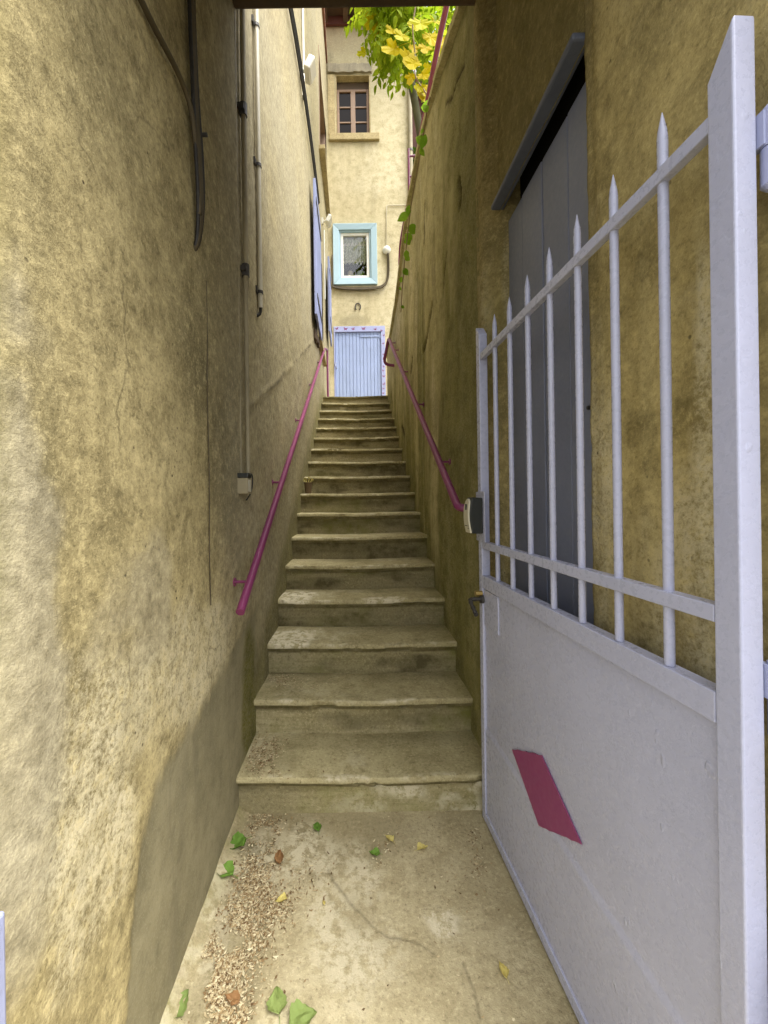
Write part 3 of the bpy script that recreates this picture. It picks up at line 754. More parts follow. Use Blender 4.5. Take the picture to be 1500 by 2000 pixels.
# ------------------------------------------------------------------ staircase
st = thing('staircase', 'long straight flight of worn stone steps between the two plastered walls', 'stairs', (0, 4, 0))
NX = 170
xs = np.linspace(-0.60, 0.66, NX)
for i in range(1, NSTEP + 1):
    y, z = Y1 + (i - 1) * TRD, RIS * i
    last = (i == NSTEP)
    back = TRD + 0.06 if not last else 1.95
    prof = [(back, z)] + [(b_, z) for b_ in (np.linspace(0.27, 0.03, 9) if not last else np.linspace(1.6, 0.03, 12))] + \
           [(0.008, z - 0.0005), (0.003, z - 0.002), (0.0, z - 0.006), (0.0, z - 0.024), (0.002, z - 0.029), (0.014, z - 0.031), (0.015, z - 0.036), (0.015, z - 0.046), (0.022, z - 0.049), (0.030, z - 0.050)] + \
           [(0.031, zz_) for zz_ in np.linspace(z - 0.07, z - RIS - 0.02, 8)]
    prof = np.array(prof); npf = len(prof)
    K, XX = np.meshgrid(np.arange(npf), xs, indexing='ij')
    Yp = prof[K][..., 0] + y; Zp = prof[K][..., 1].copy()
    tread = K <= 10; nose = (K > 9) & (K < 16); ris = K >= 19
    wear = 0.009 * np.exp(-((XX - 0.05) / 0.30) ** 2) + 0.005 * (fbm(XX * 4, K * 0.0 + i, 110) - 0.5)
    Zp = Zp - np.where(K < 20, wear, 0) + np.where(tread, 0.004 * (fbm(XX * 9, Yp * 9, 111) - 0.5), 0)
    chip = sstep(0.56, 0.70, fbm(XX * 10 + i * 7.3, K * 0.12, 112, 4)) * np.where((K > 8) & (K < 19), 1, 0)
    Yp = Yp + 0.012 * chip + 0.006 * (fbm(XX * 5 + i * 3.1, K * 0.03, 113) - 0.5) + np.where(ris, 0.008 * (fbm(XX * 5 + i, Zp * 9, 114) - 0.5), 0)
    Zp = Zp - 0.006 * chip * (K < 12)
    Yp = Yp + random.uniform(-0.006, 0.006); Zp = Zp + XX * random.uniform(-0.008, 0.008)
    tone = random.uniform(-0.14, 0.16)
    dirt_shade = np.where(ris, (0.62 if 3 < i < 11 else 0.42) + tone, 0.04) + 0.5 * np.where(ris, sstep(0.42, 0.68, fbm(XX * 3 + i * 5, Zp * 12, 115)), 0) + np.where((K >= 14) & (K < 20), 0.85, 0)  # stained risers darker than treads; shade under each nosing is painted in
    if i == 1: dirt_shade = np.where(ris, 0.15 + 0.5 * (1 - sstep(-0.45, 0.0, XX)), dirt_shade)
    dirt_shade = dirt_shade + np.where(tread, 0.30 * sstep(0.5, 0.7, fbm(XX * 3 + i * 2, Yp * 4, 116)), 0)
    dirt_shade = dirt_shade + np.where((K > 0) & (K < 4), 0.45 * fbm(XX * 6 + i, K * 0.3, 124), 0)
    moss = np.where(ris, 0.5 * sstep(0.45, 0.7, fbm(XX * 2.4 + i * 3, Zp * 3, 117)) * (1.1 if i < 9 else 0.4), 0.1)
    moss = moss + 0.4 * (1 - sstep(0.0, 0.14, 0.60 - XX)) * (i < 9)
    pale = np.where((K > 9) & (K < 13), 0.62 * sstep(0.42, 0.68, fbm(XX * 9 + i * 9, K * 0.15, 118)), 0.0)
    pale = pale + np.where(K < 9, 0.25 * sstep(0.55, 0.7, fbm(XX * 4 + i * 4, Yp * 6, 119)), 0)
    if i == 1: pale = pale + np.where(ris, 0.9 * sstep(-0.30, 0.40, XX) * sstep(0.35, 0.6, fbm(XX * 5, Zp * 8, 120)), 0)
    if i == 3: pale = pale + 1.3 * blob(XX, Yp, -0.42, y + 0.10, 0.26, 0.20, 121, 0.6, 9) * (K < 14)
    if i == 4: pale = pale + 1.2 * blob(XX, Yp, -0.40, y + 0.12, 0.15, 0.18, 122, 0.6, 9) * (K < 14) + 0.9 * blob(XX, Yp, 0.20, y + 0.03, 0.16, 0.05, 123, 0.6, 9) * (K < 14)
    P3 = np.stack([XX, Yp, Zp], -1)
    sheet('step', P3, None, dict(dirt_shade=np.clip(dirt_shade, 0, .95), moss=np.clip(moss, 0, .9), pale=np.clip(pale, 0, 1), gash=np.zeros_like(XX)), M['step'], st)
mb = MB()
for i in range(1, NSTEP):                        # rubble core under the treads
    y = Y1 + i * TRD
    mb.box((-0.58, y + 0.06, 0.0), (0.64, y + TRD + 0.0595, RIS * i - 0.03))
mb.box((-0.58, Y1 + NSTEP * TRD + 0.06, 0), (0.64, 8.2, LAND - 0.03))
mb.build('stair_core', M['step'], st)
mb = MB(); mb.box((0.662, 6.335, 2.6), (1.8, 8.2, LAND - 0.004)); tag(mb.build('landing', M['step']), kind='structure')

# ------------------------------------------------------------------ house at the top of the stairs
bh = thing('back_house', 'tall sandy plastered house closing the top of the stairs', 'house', (0.4, YB, 0))
XB0, XB1 = -0.56, at(797, 250, YB).x
def rect(u0, v0, u1, v1, y=YB):
    a = at(u0, v0, y); b = at(u1, v1, y)
    return a.x, b.x, b.z, a.z               # x0 x1 z0 z1
DOOR = rect(651.5, 638, 754, 800); DOOR = (DOOR[0], DOOR[1], LAND - 0.01, DOOR[3])
WLO = rect(650, 440, 737, 557)
WUP = rect(655, 146, 724, 263)
xs = sorted(set(np.round(np.concatenate([np.arange(XB0, XB1, 0.05), [XB1, DOOR[0], DOOR[1], WLO[0] + .03, WLO[1] - .03, WUP[0], WUP[1]]]), 4)))
zs = sorted(set(np.round(np.concatenate([np.arange(2.6, 11.5, 0.05), [DOOR[3], WLO[2] + .03, WLO[3] - .03, WUP[2], WUP[3]]]), 4)))
Xg, Zg = np.meshgrid(xs, zs, indexing='ij')
d = 0.02 * (fbm(Xg * 1.2, Zg * 1.2, 130) - 0.5) + 0.008 * (fbm(Xg * 6, Zg * 6, 131) - 0.5)
xc = (Xg[1:, 1:] + Xg[:-1, :-1]) / 2; zc = (Zg[1:, 1:] + Zg[:-1, :-1]) / 2
hole = np.zeros(xc.shape, bool)
for (a, b, c, e) in (DOOR, (WLO[0] + .03, WLO[1] - .03, WLO[2] + .03, WLO[3] - .03), WUP):
    hole |= (xc > a) & (xc < b) & (zc > c) & (zc < e)
pale = 0.55 * sstep(0.5, 0.7, fbm(Xg * 2, Zg * 2, 132)) * (1 - sstep(8.6, 9.6, Zg)) + 0.35 * sstep(0.2, 1.0, Xg)  # paler to the right: the brighter-lit side is painted into the colour
dirt_shade = 0.45 * sstep(8.8, 10.2, Zg) * (0.5 + fbm(Xg * 1.5, Zg * 1.5, 133)) + 0.3 * sstep(0.55, 0.75, fbm(Xg * 2.5, Zg * 1.2, 134)) + 0.4 * blob(Xg, Zg, 0.1, DOOR[3] + 0.1, 0.3, 0.14, 135, 0.5, 5)
zero = np.zeros_like(Xg)
sheet('wall', np.stack([Xg, YB + d * 0.5, Zg], -1), ~hole, dict(patch=zero, dirt_shade=np.clip(dirt_shade, 0, .8), pale=np.clip(pale, 0, 1), moss=zero, gash=zero), M['plaster_back'], bh)
mb = MB(); mb.box((XB1 - 0.004, YB + 0.012, 2.6), (XB1 + 0.03, YB + 5.0, 11.4)); mb.build('corner_quoin', M['stone'], bh)
mb = MB(); mb.box((XB0 - 3, YB + 0.45, 2.6), (XB1 - 0.01, YB + 5.0, 11.4)); mb.build('masonry_core', M['interior'], bh)
# eaves with rafters
mb = MB(); mb.box((XB0 - 0.3, YB - 0.42, 11.42), (XB1 + 0.25, YB + 5.2, 11.50)); ev = mb.build('eave', M['dark_wood'], bh)
for k in range(5):
    mb = MB(); x = XB0 + 0.08 + k * 0.42; mb.box((x, YB - 0.38, 11.27), (x + 0.10, YB - 0.02, 11.415)); mb.build('rafter', M['dark_wood'], ev, bevel=0.006)
mb = MB(); mb.box((XB0, YB - 0.06, 11.24), (XB1, YB - 0.021, 11.41)); mb.build('wall_plate', M['shed'], ev)
mb = MB(); mb.box((XB0 - 0.3, YB - 0.44, 11.505), (XB1 + 0.25, YB + 5.2, 11.60)); mb.build('roof', M['tile'], bh)
# door
dx0, dx1, dz0, dz1 = DOOR
fw = 0.085
mb = MB(); mb.box((dx0, YB - 0.012, dz1 - 0.115), (dx1, YB + 0.05, dz1)); mb.box((dx1 - fw, YB - 0.012, dz0), (dx1, YB + 0.05, dz1 - 0.1155)); mb.box((dx0, YB - 0.012, dz0), (dx0 + 0.025, YB + 0.05, dz1 - 0.1155))
df = mb.build('door_frame', M['frame_blue'], bh, bevel=0.004)
mb = MB(); mb.box((dx0 + 0.025, YB + 0.047, dz0), (dx1 - fw, YB + 0.06, dz1 - 0.116)); dr_ = mb.build('door', M['blue_door'], bh)
nb = 13; a0, a1 = dx0 + 0.029, dx1 - fw - 0.003; w = (a1 - a0) / nb
for k in range(nb):
    mb = MB(); j = random.uniform(0, 0.004)
    mb.box((a0 + k * w + 0.0035, YB + 0.020 + j, dz0 + 0.01), (a0 + (k + 1) * w - 0.0035, YB + 0.046, dz1 - 0.119)); mb.build('plank', M['blue_door'], dr_, bevel=0.004)
hp = at(704, 656, YB); hq = at(744, 657, YB)
mb = MB(); mb.box((hp.x, YB + 0.010, hp.z - 0.018), (hq.x, YB + 0.0195, hp.z + 0.012)); mb.box((hq.x - 0.03, YB + 0.006, hp.z - 0.05), (hq.x - 0.005, YB + 0.0097, hp.z + 0.05))
mb.build('hinge_strap', M['blue_door'], dr_)
hp = at(655, 716, YB)
mb = MB(); mb.tube(round_path([(hp.x, YB + 0.02, hp.z + 0.05), (hp.x, YB - 0.05, hp.z + 0.05), (hp.x + 0.03, YB - 0.05, hp.z + 0.07)], 0.02), 0.011, 8); mb.tube([(hp.x + 0.0, YB - 0.05, hp.z + 0.05), (hp.x + 0.03, YB - 0.055, hp.z - 0.07)], 0.010, 8)
mb.build('door_handle', M['gate_blue'], dr_, smooth=True)
def butterfly(x, z, s, a):
    m = MB(); pts = []
    def P_(px, pz): return (x + s * (px * math.cos(a) - pz * math.sin(a)), YB - 0.0125, z + s * (px * math.sin(a) + pz * math.cos(a)))
    for sg in (-1, 1):
        m.prism([P_(0.0, -0.1), P_(sg * 0.35, 0.25), P_(sg * 0.95, 0.65), P_(sg * 0.85, 0.15), P_(sg * 0.4, -0.05)][::sg], (0, -0.002, 0))
        m.prism([P_(0.0, -0.15), P_(sg * 0.45, -0.12), P_(sg * 0.62, -0.55), P_(sg * 0.25, -0.6)][::sg], (0, -0.002, 0))
    m.prism([P_(-0.06, 0.45), P_(0.06, 0.45), P_(0.05, -0.55), P_(-0.05, -0.55)], (0, -0.003, 0))
    m.build('butterfly', M['magenta_flat'], df)
for u, vv, s, a in ((658, 642, .040, .3), (675, 642.5, .044, -.2), (690, 642.5, .040, .5), (710, 642, .044, .1), (733, 643, .034, .4), (745, 646, .026, -.5)):
    p = at(u, vv, YB); butterfly(p.x, p.z, s, a)
for vv in (655, 671, 692, 701, 716, 724, 735, 750, 759, 768):
    p = at(749.5, vv, YB); butterfly(p.x - 0.004 + random.uniform(-.01, .01), p.z, random.uniform(.022, .033), random.uniform(-.7, .7))
# lower window
x0, x1, z0, z1 = WLO
def frame4(m, x0, x1, z0, z1, wd, ya, yb):
    m.box((x0, ya, z0), (x0 + wd, yb, z1)); m.box((x1 - wd, ya, z0), (x1, yb, z1)); m.box((x0 + wd, ya, z0), (x1 - wd, yb, z0 + wd)); m.box((x0 + wd, ya, z1 - wd), (x1 - wd, yb, z1))
def mitred(m, x0, x1, z0, z1, wd, ya, yb):
    o = [(x0, z0), (x1, z0), (x1, z1), (x0, z1)]; i_ = [(x0 + wd, z0 + wd), (x1 - wd, z0 + wd), (x1 - wd, z1 - wd), (x0 + wd, z1 - wd)]
    for k in range(4):
        j = (k + 1) % 4; g = 0.0015
        m.prism([(o[k][0], ya, o[k][1]), (o[j][0], ya, o[j][1]), (i_[j][0], ya + 0.012, i_[j][1]), (i_[k][0], ya + 0.012, i_[k][1])], (0, yb - ya, 0))
mb = MB(); mitred(mb, x0, x1, z0, z1, 0.125, YB - 0.055, YB + 0.02); wl_ = mb.build('window', M['turquoise'], bh, bevel=0.006)
mb = MB(); frame4(mb, x0 + .125, x1 - .125, z0 + .125, z1 - .125, 0.03, YB - 0.015, YB + 0.10); mb.build('window_reveal', M['turquoise'], wl_)
xa, xb, za, zb_ = x0 + .156, x1 - .156, z0 + .156, z1 - .156
mb = MB(); frame4(mb, xa, xb, za, zb_, 0.058, YB + 0.01, YB + 0.07); mb.build('sash', M['white'], wl_, bevel=0.006)
mb = MB(); mb.box((xa + .058, YB + 0.036, za + .058), (xb - .058, YB + 0.040, zb_ - .058)); mb.build('pane', M['pane'], wl_)
mb = MB(); cx0, cx1 = xa + .06, xb - .06; ztop = zb_ - 0.06; zc0 = za + 0.33
nc = 48
for k in range(nc):
    ua, ub = k / nc, (k + 1) / nc
    def cur(u_): return cx0 + (cx1 - cx0) * u_, YB + 0.095 + 0.012 * math.sin(u_ * 44), zc0 + 0.06 * abs(((u_ * 6) % 1) - 0.5) * 2
    A, B = cur(ua), cur(ub)
    mb.quad((A[0], A[1], A[2]), (B[0], B[1], B[2]), (B[0], B[1], ztop), (A[0], A[1], ztop))
mb.build('curtain', M['lace'], wl_)
for zt, hh in ((zc0 + 0.40, 0.07), (zc0 + 0.06, 0.035)):
    mb = MB()
    for k in range(nc):
        def cur2(u_): return cx0 + (cx1 - cx0) * u_, YB + 0.090 + 0.012 * math.sin(u_ * 44)
        A, B = cur2(k / nc), cur2((k + 1) / nc)
        mb.quad((A[0], A[1], zt), (B[0], B[1], zt), (B[0], B[1], zt + hh * (0.6 + 0.4 * math.sin(k * 0.8))), (A[0], A[1], zt + hh * (0.6 + 0.4 * math.sin((k - 1) * 0.8))))
    mb.build('curtain_trim', M['white'], wl_)
mb = MB(); frame4(mb, xa - 0.05, xb + 0.05, za - 0.05, zb_ + 0.05, 0.05, YB + 0.101, YB + 0.40); mb.build('window_niche', M['cream'], wl_)
mb = MB(); mb.tube([((xa + xb) / 2 - 0.10, YB + 0.17, za + 0.0), ((xa + xb) / 2 - 0.10, YB + 0.17, za + 0.22)], [0.075, 0.055], 14); mb.build('vase', M['cream'], wl_, smooth='auto')
mb = MB(); mb.tube([((xa + xb) / 2 + 0.12, YB + 0.17, za + 0.0), ((xa + xb) / 2 + 0.12, YB + 0.17, za + 0.20)], [0.05, 0.08], 14); mb.build('pot', M['leaf_creeper'], wl_, smooth='auto')
# upper window
x0, x1, z0, z1 = WUP
mb = MB(); frame4(mb, x0 - 0.001, x1 + 0.001, z0 - 0.001, z1 + 0.001, 0.02, YB + 0.004, YB + 0.42); wu = mb.build('window', M['stone'], bh)
zt = z1 - 0.18
mb = MB(); frame4(mb, x0 + .021, x1 - .021, z0 + .021, zt, 0.05, YB + 0.12, YB + 0.17); xm = (x0 + x1) / 2; mb.box((xm - 0.05, YB + 0.115, z0 + .071), (xm + 0.05, YB + 0.172, zt - .05))
mb.build('window_frame', M['brown_wood'], wu, bevel=0.006)
mb = MB(); mb.box((x0 + .021, YB + 0.13, zt + 0.002), (x1 - .021, YB + 0.20, z1 - 0.021)); mb.build('top_board', M['dark_wood'], wu)
hgt = (zt - .05 - z0 - .071)
for (xa, xb) in ((x0 + .071, xm - .05), (xm + .05, x1 - .071)):
    for k in range(3):
        za = z0 + .071 + hgt * k / 3; zb_ = z0 + .071 + hgt * (k + 1) / 3
        mb = MB(); mb.box((xa, YB + 0.146, za + .008), (xb, YB + 0.150, zb_ - .008)); mb.build('pane', M['glass'], wu)
        if k < 2:
            mb = MB(); mb.box((xa, YB + 0.128, zb_ - 0.014), (xb, YB + 0.165, zb_ + 0.014)); mb.build('glazing_bar', M['brown_wood'], wu, bevel=0.003)
sl = rect(643, 264, 741, 278); mb = MB(); mb.box((sl[0], YB - 0.055, sl[2] + 0.02), (sl[1], YB + 0.02, sl[3] - 0.003)); mb.build('window_sill', M['stone'], bh, bevel=0.012)
ll = rect(640, 129, 726, 145); mb = MB()
n = 24
for k in range(n):
    xa = ll[0] + (ll[1] - ll[0]) * k / n; xb = ll[0] + (ll[1] - ll[0]) * (k + 1) / n
    za = ll[2] + 0.004 + 0.03 * float(vnoise(k * 0.5, 3.3, 1)); mb.box((xa, YB - 0.03 - 0.012 * random.random(), za), (xb + 0.0005 * (k % 2), YB + 0.03, ll[3] + 0.025 * float(vnoise(k * 0.5, 1.3, 2))))
mb.build('window_lintel', M['lintel_wood'], bh, bevel=0.004)
jb = rect(642, 146, 655, 263); mb = MB(); mb.box((jb[0] - .02, YB - 0.012, jb[2]), (jb[1] - 0.003, YB + 0.02, jb[3] - 0.01)); mb.build('window_jamb', M['stone'], bh)

# things fixed to that wall
mb = MB()
for k, off in enumerate((0.0, 0.022, 0.044)):
    pts = [at(649 , 500, YB), at(649.5, 552, YB), at(655, 560.5, YB), at(690, 564, YB), at(735, 562, YB), at(750, 556, YB), at(755.5, 545, YB), at(757, 520, YB), at(756, 497, YB)]
    pts = [(p.x + off * (0.6 if i_ > 5 else 0.1), YB - 0.03 - 0.01 * k, p.z - off * (1 if i_ < 6 else 0.2)) for i_, p in enumerate(pts)]
    mb.tube(smooth_path(pts, 6), 0.013, 7)
tag(mb.build('cable_bundle', M['brown_cable'], smooth=True), 'sagging brown cables slung under the turquoise window', 'cable')
p = at(755, 490, YB)
lt = thing('wall_lamp', 'small round white lamp on the wall right of the turquoise window', 'lamp', (p.x, YB, p.z))
mb = MB()
for a_ in range(8):
    t0, t1 = math.pi / 2 * a_ / 8, math.pi / 2 * (a_ + 1) / 8
    for b_ in range(16):
        f0, f1 = 2 * math.pi * b_ / 16, 2 * math.pi * (b_ + 1) / 16
        def sp(t, f): return (p.x + 0.085 * math.cos(t) * math.cos(f), YB - 0.02 - 0.07 * math.sin(t), p.z + 0.085 * math.cos(t) * math.sin(f))
        mb.quad(sp(t0, f0), sp(t0, f1), sp(t1, f1), sp(t1, f0))
mb.build('globe', M['white'], lt, smooth=True)
mb = MB(); mb.tube([(p.x, YB + 0.01, p.z), (p.x, YB - 0.022, p.z)], 0.075, 20); mb.build('base', M['white'], lt, smooth='auto')
q0, q1, q2 = at(754, 482, YB), at(755, 402, YB), at(796, 401, YB)
mb = MB(); mb.tube(round_path([(q0.x, YB - 0.014, q0.z), (q1.x, YB - 0.014, q1.z), (q2.x, YB - 0.014, q1.z)], 0.04), 0.007, 6)
tag(mb.build('wire', M['cream'], smooth=True), 'thin pale wire rising from the round wall lamp', 'wire')
p = at(699, 600, YB)
mb = MB(); pts = []
for k in range(17):
    a_ = R(-55) + R(290) * k / 16
    pts.append((p.x + 0.055 * math.cos(a_), YB - 0.016, p.z + 0.075 * math.sin(a_)))
mb.tube(pts, 0.011, 6); tag(mb.build('horseshoe', M['iron'], smooth=True), 'small dark horseshoe hung on the wall above the pale blue door', 'horseshoe')
p0, p1 = at(800, 170, YB - 0.08), at(803, 470, YB - 0.08)
dp = thing('downpipe', 'pale vertical downpipe at the right corner of the back house', 'pipe', (p0.x, YB - 0.05, 2.9))
mb = MB(); mb.tube([(XB1 + 0.035, YB - 0.06, 3.1), (XB1 + 0.035, YB - 0.06, 11.3)], 0.045, 12); mb.build('pipe', M['pipe_old'], dp, smooth='auto')
for z in (4.2, 6.4, 8.6):
    mb = MB(); mb.tube([(XB1 + 0.035, YB - 0.06, z - .02), (XB1 + 0.035, YB - 0.06, z + .02)], 0.052, 12); mb.build('pipe_clip', M['iron'], dp, smooth='auto')

# ------------------------------------------------------------------ pipes, boxes and cables on the left wall
def xw(y, off=0.0): return float(xl(y)) + off
yp = atx(478, 500, -0.495).y
pp = thing('service_pipe', 'overpainted service pipe running down the left wall into a small box', 'pipe', (-0.5, yp, 1.4))
zbot = atx(486, 925, -0.49).z
mb = MB(); mb.tube([(xw(yp, .022), yp, 4.6), (xw(yp, .022), yp, 2.42)], 0.0125, 10); mb.build('pipe', M['pipe_old'], pp, smooth='auto')
mb = MB(); mb.tube([(xw(yp, .020), yp, 2.42), (xw(yp, .020), yp, zbot - 0.02)], 0.0105, 10); mb.build('pipe', M['pipe_old'], pp, smooth='auto')
mb = MB(); mb.tube([(xw(yp, -.005), yp - 0.045, 5.0), (xw(yp, -.005), yp - 0.045, 2.9), (xw(yp, -.005), yp - 0.04, 1.5)], 0.009, 8); mb.build('pipe', M['pipe_old'], pp, smooth='auto')
for z in (3.22, 2.46, 4.0):
    mb = MB(); mb.tube([(xw(yp, .021), yp, z - 0.028), (xw(yp, .021), yp, z + 0.028)], 0.018, 10); mb.box((xw(yp, -.01), yp - 0.028, z - 0.012), (xw(yp, .03), yp + 0.004, z + 0.012)); mb.build('coupling', M['iron'], pp, smooth='auto')
p = atx(489, 945, -0.465)
jx = thing('junction_box', 'small grey service box at the foot of the pipe on the left wall', 'junction box', (-0.5, p.y, p.z))
mb = MB(); mb.box((xw(p.y, -.005), p.y - 0.030, p.z - 0.046), (xw(p.y, .045), p.y + 0.030, p.z + 0.026)); mb.build('box', M['pipe_old'], jx, bevel=0.005)
mb = MB(); mb.box((xw(p.y, -.005), p.y - 0.031, p.z + 0.0265), (xw(p.y, .047), p.y + 0.031, p.z + 0.048)); mb.build('cap', M['black_plastic'], jx, bevel=0.004)
mb = MB(); mb.box((xw(p.y, .0452), p.y - 0.020, p.z - 0.036), (xw(p.y, .048), p.y + 0.020, p.z + 0.018)); mb.build('cover', M['pipe_white'], jx, bevel=0.002)
mb = MB(); mb.tube(smooth_path([(xw(p.y, .03), p.y + 0.03, p.z + 0.05), (xw(p.y, .045), p.y + 0.05, p.z + 0.04), (xw(p.y, .04), p.y + 0.05, p.z - 0.03), (xw(p.y, .02), p.y + 0.03, p.z - 0.075)], 5), 0.003, 6); mb.build('wire', M['black'], jx, smooth=True)
y2 = atx(502.5, 300, -0.495).y
p2 = thing('conduit', 'off white conduit on the left wall ending in a small hook', 'pipe', (-0.5, y2, 2.2))
zb2 = atx(503, 590, -0.49).z
mb = MB(); mb.tube([(xw(y2, .020), y2, 5.6), (xw(y2, .020), y2, zb2)], 0.0125, 10); mb.build('pipe', M['pipe_white'], p2, smooth='auto')
for v in (62, 318, 560):
    z = atx(503, v, -0.49).z
    mb = MB(); mb.box((xw(y2, -.01), y2 - 0.036, z - 0.014), (xw(y2, .012), y2 - 0.014, z + 0.02)); mb.tube([(xw(y2, .020), y2, z - 0.008), (xw(y2, .020), y2, z + 0.008)], 0.0165, 10); mb.build('pipe_clip', M['iron'], p2)
mb = MB(); mb.tube(round_path([(xw(y2, .02), y2, zb2 + 0.03), (xw(y2, .02), y2, zb2 - 0.035), (xw(y2, -0.02), y2 - 0.02, zb2 - 0.06)], 0.02), 0.008, 8); mb.build('cable_end', M['black'], p2, smooth=True)
# bundle that drops from the passage ceiling
cb = thing('cable_drop', 'thick dark cables hanging down the left wall under the archway', 'cable', (-0.5, 1.25, 2.2))
pe = atx(386, 492, -0.50)
for k in range(5):
    mb = MB(); o = (k - 2) * 0.010
    pts = [(xw(1.2, .012), 1.215 + o, 3.85), (xw(1.2, .016 + .006 * (k % 2)), 1.22 + o, 3.2), (xw(1.2, .022), 1.228 + o * 0.9, 2.75), (xw(1.2, .026), 1.245 + o * 1.2 + 0.006 * math.sin(k * 2), 2.5), (xw(1.25, .024), 1.262 + o * 1.0, 2.34), (xw(1.25, .010), pe.y + o * 0.3, pe.z + 0.03), (xw(1.25, -.02), pe.y + 0.004, pe.z)]
    mb.tube(smooth_path(pts, 7), 0.0065 if k != 1 else 0.0085, 8); mb.build('cable', M['brown_cable'] if k % 2 else M['black'], cb, smooth=True)
mb = MB()
pts = [(xw(.6, .016), 0.56, 2.545), (xw(.8, .018), 0.78, 2.556), (xw(.9, .016), 0.95, 2.575), (xw(1.1, .018), 1.12, 2.615), (xw(1.2, .024), 1.20, 2.58), (xw(1.25, .026), 1.232, 2.44), (xw(1.25, .024), 1.25, 2.30)]
mb.tube(smooth_path(pts, 8), 0.0080, 8); mb.build('cable', M['brown_cable'], cb, smooth=True)
mb = MB(); mb.tube([(xw(1.25), 1.275, 2.585), (xw(1.25, .045), 1.275, 2.585)], 0.006, 8); mb.build('cable_hook', M['iron'], cb)
mb = MB(); pts = [(xw(1.36, .004), 1.36 + 0.004 * math.sin(k * 1.3), 2.15 - k * 0.115) for k in range(11)]
mb.tube(smooth_path(pts, 4), 0.0020, 5); tag(mb.build('bell_wire', M['brown_cable'], smooth=True), 'hair-thin brown wire running straight down the left wall below the cables', 'wire')
# high cable that runs along the house to the shutter
mb = MB()
for k in range(3):
    pts = []
    for j, (u, v) in enumerate(((560, -30), (567, 15), (578, 80), (588, 150), (597, 215), (606, 285), (613, 345), (619, 400))):
        q = atx(u, v, -0.465); y = q.y
        pts.append((xw(y, .022 + 0.008 * k), y, q.z + 0.018 * k + 0.008 * math.sin(j * 2.1 + k)))
    mb.tube(smooth_path(pts, 5), 0.010, 6)
tag(mb.build('wall_cable', M['black'], smooth=True), 'black cable bundle strung high along the left house up to the shutter', 'cable')
def floodlight(name, label, y, z, xo, s=1.0):
    t = thing(name, label, 'lamp', (xw(y), y, z), group='white floodlights on the left house')
    x = xw(y)
    rot = Euler((0, R(28), 0)).to_matrix()
    m = MB(); m.box((x + xo - 0.02 * s, y - 0.10 * s, z - 0.075 * s), (x + xo + 0.055 * s, y + 0.10 * s, z + 0.075 * s), rot); m.build('housing', M['white'], t, bevel=0.012)
    m = MB(); c = Vector((x + xo + 0.017 * s, y, z)); m.box((x + xo + 0.056 * s, y - 0.085 * s, z - 0.06 * s), (x + xo + 0.060 * s, y + 0.085 * s, z + 0.06 * s), rot, c); m.build('lens', M['cream'], t)
    m = MB(); m.box((x - 0.01, y - 0.02 * s, z - 0.012), (x + xo - 0.01, y + 0.02 * s, z + 0.012)); m.build('bracket', M['white'], t)
    m = MB(); m.box((x - 0.01, y - 0.03 * s, z - 0.06 * s), (x + 0.02, y + 0.03 * s, z + 0.06 * s)); m.build('back_plate', M['white'], t)
    return t
q = atx(598, 137, -0.42); floodlight('floodlight', 'white floodlight high on the left house above the near shutter', q.y, q.z, 0.09, 0.9)
q = atx(640, 432, -0.36); floodlight('floodlight', 'white floodlight beside the top corner of the turquoise window', q.y, q.z, 0.10, 0.85)
q = atx(591, 60, -0.475); q1 = atx(596, 200, -0.475)
mb = MB(); mb.tube([(xw(q.y, .015), q.y, q.z + 0.5), (xw(q.y, .015), q.y, q1.z)], 0.012, 8); mb.box((xw(q.y, -.01), q.y - 0.03, q1.z - 0.11), (xw(q.y, .035), q.y + 0.03, q1.z - 0.002))
tag(mb.build('lamp_conduit', M['white'], smooth='auto'), 'white conduit and switch box below the high floodlight', 'pipe')
q = atx(637, 450, -0.40); mb = MB(); mb.tube([(xw(q.y, .015), q.y, q.z), (xw(q.y, .015), q.y, q.z - 1.2)], 0.012, 8)
tag(mb.build('lamp_conduit', M['white'], smooth='auto'), 'white conduit dropping from the floodlight beside the turquoise window', 'pipe')

# ------------------------------------------------------------------ handrails
def handrail(name, label, pts, rad, mat, brackets, side, r=0.0170):
    t = thing(name, label, 'handrail', (pts[0][0], pts[0][1], 0), group='magenta stair handrails')
    m = MB(); m.tube(round_path(pts, rad, 6), r, 14); m.build('rail', mat, t, smooth='auto')
    for (x, y, z) in brackets:
        wx = xw(y) if side < 0 else XR
        m = MB(); m.tube(round_path([(x, y, z - 0.012), (x, y, z - 0.055), (wx + side * 0.02, y, z - 0.055)], 0.03, 5), 0.0065, 8)
        b = m.build('bracket', mat, t, smooth='auto')
        m = MB(); m.tube([(wx + side * 0.01, y, z - 0.055), (wx - side * 0.006, y, z - 0.055)], 0.019, 12); m.build('wall_plate', mat, b, smooth='auto')
    return t
def rl(u, v, x): return atx(u, v, x)
xa = -0.430
A = rl(469, 1196, xa); B = rl(634, 681, xa + 0.02)
A = Vector((xa, A.y, A.z)); B = Vector((xa + 0.02, B.y, B.z))
def on(t): return A + (B - A) * t
C_ = at(647, 668, B.y + 0.25)
handrail('handrail', 'magenta handrail on the left wall with a plain cut lower end', [A, B, (B.x + 0.02, B.y + 0.35, B.z + 0.12), (B.x + 0.02, B.y + 0.36, B.z - 0.75)], 0.06, M['magenta'],
         [tuple(on(t)) for t in (0.045, 0.21, 0.42, 0.64, 0.86)], -1)
xb_ = XR - 0.085
A2 = atx(884, 965, xb_); B2 = atx(759, 660, xb_)
A2 = Vector((xb_, A2.y, A2.z)); B2 = Vector((xb_, B2.y, B2.z))
def on2(t): return A2 + (B2 - A2) * t
low = A2 + (A2 - B2).normalized() * 0.12
